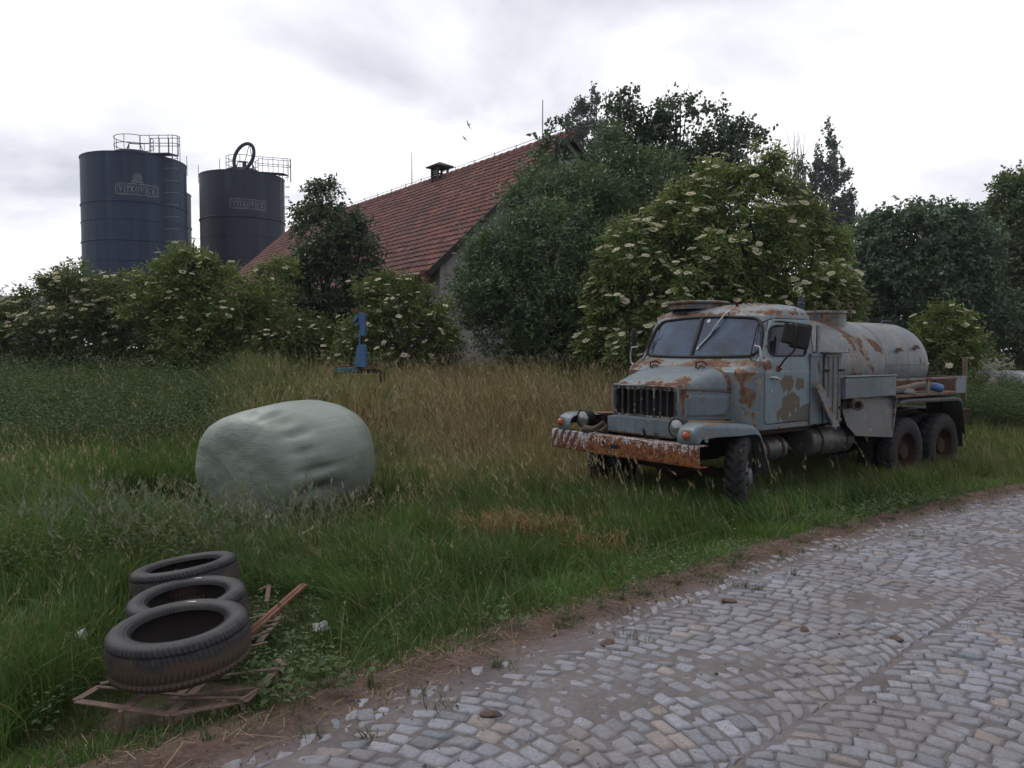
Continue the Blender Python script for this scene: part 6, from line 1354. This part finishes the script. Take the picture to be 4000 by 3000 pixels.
mtc.bump(mtc.math('ADD', mtc.math('MULTIPLY', n2, .6), mtc.math('MULTIPLY', wv_, mtc.math('MULTIPLY', mtc.ss(.31, .30, rad_), .7))), .35, .003); tme.materials.append(mtc.m)
M_white = plain('white_mark', (.5, .5, .5), .7, 0, 10, .1, 0)
for (p, tl, rz, lab) in (((-1.70, 3.88, .185), (R(0), R(-13)), 0, 'front worn car tyre with muddy tread, tilted on the rusty frame'), ((-1.97, 4.62, .095), (R(-5), R(4)), 1.1, 'middle worn tyre, leaning between the front and the rear tyre'), ((-2.225, 5.18, .125), (R(-4), R(7)), 2.3, 'rear worn tyre lying flat against the tall grass')):
    o = link('car_tyre', tme, None, None, p, (tl[0], tl[1], rz)); tag(o, lab, 'tyre', 'worn car tyres by the road')
    if 'front' in lab:
        o.rotation_euler = (R(3), R(-3), 0)
        mb = MB(); a = R(100); mb.bar((.272*math.cos(a)+.03, .272*math.sin(a), .1145), (.272*math.cos(a)-.03, .272*math.sin(a)+.006, .1145), .012, .003); mb.build('white_mark', M_white, o)
# ------------------------------------------------------------------ rusty slatted frames
def strips(name, label, cat, segs, z0, mat, w_=.040, t_=.006, legs=(), group=None):
    P0 = onz(*segs[0][0], z0); root = empty(name, (P0[0], P0[1], z0), 0, label, cat, group); o_ = np.array(root.location)
    for k, s in enumerate(segs):
        a, b = s[0], s[1]; dz = s[2] if len(s) > 2 else 0; wd = s[3] if len(s) > 3 else w_; bow = s[4] if len(s) > 4 else 0
        A_ = onz(*a, z0+dz)-o_; B_ = onz(*b, z0+dz)-o_; mb = MB()
        n_ = 6 if bow else 1; pts = [A_+(B_-A_)*i/n_-bz*bow*math.sin(math.pi*i/n_) for i in range(n_+1)]
        for i in range(n_): mb.bar(tuple(pts[i]), tuple(pts[i+1]+(B_-A_)*.002), wd, t_)
        mb.build('slat', mat, root, smooth=False)
    for (px, py) in legs:
        p = onz(px, py, z0)-o_; g_ = -.17-z0; mb = MB(); mb.tube([tuple(p+bz*.0), tuple(p+bz*g_*.9)], .014, 8); mb.tube([tuple(p+bz*(g_*.8)+np.array([.03*math.cos(a), 0, .03*math.sin(a)])) for a in np.linspace(0, 2*math.pi, 12, endpoint=False)], .008, 6, closed=True); mb.build('leg', mat, root)
    return root
strips('slatted_frame', 'rusty slatted iron frame on short legs under the front tyre', 'iron frame',
    [((300, 2738), (668, 2792)), ((668, 2792), (958, 2738)), ((958, 2742), (1102, 2592), .002), ((295, 2736), (392, 2680)), ((488, 2768), (562, 2708), .004), ((664, 2786), (812, 2652), .004), ((672, 2738), (758, 2664), .006), ((384, 2682), (730, 2717), .012, .02), ((730, 2717), (1012, 2686), .012, .02), ((700, 2725), (965, 2726), .018, .018), ((780, 2652), (1102, 2606), .010, .018), ((1010, 2690), (958, 2742), .016, .03), ((392, 2672), (520, 2640), .004, .03), ((1085, 2575), (1110, 2600), .02, .03), ((1000, 2622), (1100, 2612), .016, .02), ((940, 2735), (1010, 2690), .022, .02)],
    .0, M_rust_pale, legs=((472, 2775), (668, 2790), (950, 2745), (1100, 2600)))
strips('slatted_frame', 'second rusty slatted frame lying in the grass right of the tyres', 'iron frame',
    [((1010, 2510), (1078, 2430)), ((955, 2500), (1060, 2460), .01, .02), ((960, 2528), (1045, 2508), .008, .02), ((985, 2440), (1090, 2420), .014, .016), ((975, 2455), (1085, 2438), .012, .016), ((990, 2402), (1090, 2395), .018, .02), ((1050, 2290), (1042, 2350), .01, .03), ((1010, 2305), (1055, 2284), .012, .02), ((960, 2420), (1080, 2390), .02, .02), ((1075, 2432), (1090, 2400), .006)], -.06, M_rust_pale, w_=.036)
strips('slatted_frame', 'bits of a third slatted frame in the grass left of the tyres', 'iron frame', [((325, 2388), (520, 2378)), ((320, 2412), (360, 2382), .006), ((350, 2420), (520, 2412), .004, .02)], -.06, M_rust_pale, w_=.022)
A_, B_ = onz(970, 2478, -.045), onz(1186, 2287, -.02); mb = MB(); mb.bar((0, 0, 0), tuple(B_-A_), .055, .025); mb.bar((.0, 0, .017), tuple(B_-A_+bz*.017), .012, .004)
tag(mb.build('plank', plain('orange_brown_wood', (.15, .068, .038), .8, 0, 14, .4, .3), None, loc=tuple(A_), bevel=.004), 'orange brown wooden plank slanting out of the slatted frame', 'plank')
# pale plastic scraps in the grass
def scrap(px, py, Y, r_, label, seed):
    g_ = onz(px, py, -.08); rs = np.random.default_rng(seed); n_ = 9; V, F = [], []
    for i in range(n_):
        for j in range(n_):
            u, v = i/(n_-1)-.5, j/(n_-1)-.5; V.append((u*r_*2*(1-.4*abs(v)), v*r_*1.2, .06+r_*(.5*math.sin(5*u+seed)*math.cos(4*v)+.35*rs.random()-.5*(u*u+v*v))))
    F = [(i*n_+j, i*n_+j+1, (i+1)*n_+j+1, (i+1)*n_+j) for i in range(n_-1) for j in range(n_-1)]
    mb = MB(); mb.add(V, F); o = mb.build('plastic_scrap', plain('pale_film_scrap', (.30, .31, .29), .6, 0, 20, .2, .2), None, loc=tuple(g_), solid=.004); tag(o, label, 'scrap', 'pale plastic scraps in the grass'); o.rotation_euler = (R(25), R(10), seed)
scrap(1240, 2480, 0, .055, 'pale plastic scrap in the grass right of the plank', 1); scrap(300, 2522, 0, .06, 'whitish plastic scrap in the grass left of the front tyre', 2)
# clods and small stones on the edge of the road
for i, (px, py, r_, lab) in enumerate(((2846, 2350, .055, 'dark clod of earth on the far cobbles'), (3140, 2462, .04, 'rust brown clod lying between the setts'), (3500, 2497, .045, 'brown straw clod at the right of the cobbles'), (1920, 2795, .05, 'dark clod of mud at the edge of the near setts'), (2370, 2515, .05, 'crumbled dark clod beside the arc of setts'))):
    p = onz(px, py, 0); tag(link('earth_clod', stone_mesh(r_*.75, (1.3, .9, .34), 30+i, 3), plain('clod_earth', (.085, .058, .050), .95, 0, 30, .4, .8), None, (p[0], p[1], .005), (0, 0, i)), lab, 'clod', 'clods of earth on the road')
# ------------------------------------------------------------------ blue hydraulic loader standing in the grass
M_blue = plain('blue_loader_paint', (.055, .13, .27), .5, 0, 5, .3, .1); M_teal = plain('faded_teal_paint', (.035, .10, .125), .6, 0, 6, .35, .15)
LY = 13.6; lp_ = at(1400, 1460, LY); lg = float(H(lp_[0:1], lp_[1:2])[0])
ld = empty('hydraulic_loader', (lp_[0], lp_[1], lg), 0, 'blue hydraulic loader post on a beam in the tall grass', 'loader'); lo = np.array(ld.location)
def lp(px, py, dy=0.): return at(px, py, LY+dy)-lo
def plate(px, th, mat, name, parent, dy=0.):
    mb = MB(); mb.sheet([tuple(lp(x, y, dy-th/2)) for x, y in px], th, (0, 1, 0)); return mb.build(name, mat, parent, bevel=.008, smooth=False)
post = plate([(1384, 1432), (1393, 1356), (1402, 1345), (1420, 1345), (1426, 1356), (1427, 1436)], .22, M_blue, 'lower_post', ld)
plate([(1403, 1346), (1406, 1310), (1420, 1310), (1420, 1346)], .14, M_dark_metal, 'slider', ld); plate([(1401, 1346), (1404, 1275), (1398, 1225), (1404, 1225), (1409, 1275), (1406, 1346)], .16, M_blue, 'side_plate', ld, -.03)
plate([(1405, 1312), (1404, 1272), (1400, 1232), (1404, 1222), (1420, 1222), (1424, 1232), (1422, 1312)], .20, M_blue, 'upper_post', ld)
plate([(1386, 1232), (1401, 1227), (1401, 1240), (1390, 1254), (1380, 1260), (1378, 1252), (1386, 1248)], .16, M_blue, 'hook_arm', ld); plate([(1402, 1258), (1402, 1268), (1386, 1277), (1388, 1264)], .16, M_blue, 'hook_arm', ld)
mb = MB(); mb.tube([lp(1371, 1213), lp(1376, 1208), lp(1388, 1214), lp(1395, 1222), lp(1391, 1228)], .012, 5); mb.tube([lp(1398, 1225), lp(1400, 1210), lp(1408, 1206), lp(1406, 1222), lp(1410, 1250), lp(1408, 1300)], .012, 5); mb.tube([lp(1420, 1221), lp(1425, 1218), lp(1426, 1240), lp(1424, 1290)], .014, 5); mb.tube([lp(1372, 1215), lp(1380, 1220), lp(1390, 1211), lp(1402, 1214)], .01, 5); mb.build('hydraulic_hose', M_rust, ld)
plate([(1306, 1446), (1312, 1438), (1395, 1436), (1395, 1458), (1306, 1456)], .16, M_teal, 'base_beam', ld); plate([(1395, 1440), (1470, 1441), (1490, 1448), (1490, 1456), (1395, 1458)], .14, M_dark_metal, 'base_beam', ld)
for x0 in (1303, 1480): plate([(x0, 1450), (x0+20, 1447), (x0+21, 1490), (x0+2, 1490)], .14, M_dark_metal, 'foot', ld); plate([(x0+1, 1490), (x0+18, 1490), (x0+20, 1530), (x0-2, 1530)], .10, M_dark_metal, 'foot', ld)
mb = MB(); mb.tube([lp(1310, 1437), lp(1330, 1430), lp(1370, 1431), lp(1396, 1438), lp(1440, 1432), lp(1470, 1440)], .015, 5); mb.build('hydraulic_hose', M_rust, ld)
# ------------------------------------------------------------------ clutter at the right
M_stone = plain('field_stone', (.13, .115, .10), .95, 0, 6, .35, .5)
for i, (px, py, Y, r_, sq_, lab) in enumerate(((3868, 1580, 22.5, .55, (.5, .6, 1.3), 'upright tan boulder beside the broken frame'), (3945, 1605, 22.0, .60, (1.0, .6, .45), 'low grey boulder at the right edge of the grass'), (3800, 1555, 24, .45, (1.4, .8, .45), 'flat tan stone half sunk behind the lorry step'), (3990, 1600, 23.5, .42, (.8, .7, .7), 'pale stone cut by the right edge'))):
    p = at(px, py, Y); zg = float(H(p[0:1], p[1:2])[0]); tag(link('boulder', stone_mesh(r_, sq_, 50+i, 4), M_stone, None, (p[0], p[1], zg+.1), (0, 0, i*1.3)), lab, 'boulder', 'boulders behind the lorry')
bf = empty('broken_frame', tuple(at(3905, 1560, 22.8)*np.array([1, 1, 0])), 0, 'broken grey frame of bars and a board by the boulders', 'scrap frame'); o_ = np.array(bf.location)
w2 = lambda x, y, dy=0: tuple(at(x, y, 22.8+dy)-o_)
mb = MB(); mb.bar(w2(3866, 1520), w2(3932, 1522), .14, .05, up=(0, -1, .5)); mb.build('board', plain('pale_board', (.22, .21, .195), .9, 0, 6, .3, .3), bf)
mb = MB(); mb.bar(w2(3903, 1512), w2(3908, 1592), .06, .06, up=(0, 1, 0)); mb.build('post', M_dark_metal, bf)
mb = MB(); mb.bar(w2(3900, 1525), w2(3885, 1560), .05, .05, up=(0, 1, 0)); mb.bar(w2(3862, 1540), w2(3898, 1530), .05, .04, up=(0, 1, 0)); mb.build('brace', M_rust_pale, bf)
mb = MB(); mb.bar(w2(3872, 1556), w2(3888, 1578), .09, .04, up=(0, 1, 0)); mb.build('brace', M_rust, bf)
mb = MB(); p = at(4010, 1470, 25); mb.box((0, 0, 0), (1.5, 2.6, .55)); o = mb.build('wrapped_bundle', plain('white_film', (.55, .56, .57), .4, 0, 4, .1, .1), None, bevel=.2, seg=5, loc=(p[0]+.15, p[1]+.6, p[2]-.12)); tag(o, 'white wrapped bundle behind the weeds at the right edge', 'bundle')
# ------------------------------------------------------------------ two swallows in the sky
def bird(px, py, Y, lab, roll, sc):
    p = at(px, py, Y); mb = MB()
    mb.tube([(0, -.10, 0), (0, -.07, .003), (0, 0, .0), (0, .07, 0), (0, .12, 0)], [.004, .022, .028, .016, .005], 8)
    for s in (-1, 1):
        mb.add([(s*.015, -.05, .01), (s*.015, .03, .01), (s*.09, -.075, .03), (s*.10, .0, .03), (s*.20, -.02, .015), (s*.19, .02, .015), (s*.30, .09, -.02)], [(0, 1, 3, 2), (2, 3, 5, 4), (4, 5, 6)])
        mb.add([(s*.004, .10, 0), (s*.03, .11, .002), (s*.045, .20, 0), (s*.002, .13, 0)], [(0, 1, 2, 3)])
    o = mb.build('swallow', plain('bird_feather', (.02, .02, .026), .7, 0, 30, .2, 0), None, loc=tuple(p), solid=.003); o.scale = (sc,)*3; o.rotation_euler = roll; tag(o, lab, 'bird', 'swallows over the barn')
bird(1830, 487, 26, 'upper swallow above the barn roof', (R(60), R(65), R(15)), .62); bird(1815, 541, 27, 'lower swallow, smaller, above the barn roof', (R(50), R(50), R(-10)), .55)
# ------------------------------------------------------------------ thin summer haze
mb = MB(); mb.box((0, 60, 11), (260, 240, 26)); hz = mb.build('haze', None, None, smooth=False); tag(hz, kind='stuff')
mh = bpy.data.materials.new('haze'); mh.use_nodes = True; t = mh.node_tree; t.nodes.clear()
o_ = t.nodes.new('ShaderNodeOutputMaterial'); v = t.nodes.new('ShaderNodeVolumePrincipled'); v.inputs['Color'].default_value = (.80, .88, 1.0, 1); v.inputs['Density'].default_value = .00045; v.inputs['Anisotropy'].default_value = .35
t.links.new(v.outputs[0], o_.inputs['Volume']); hz.data.materials.append(mh); cy.volume_bounces = 1
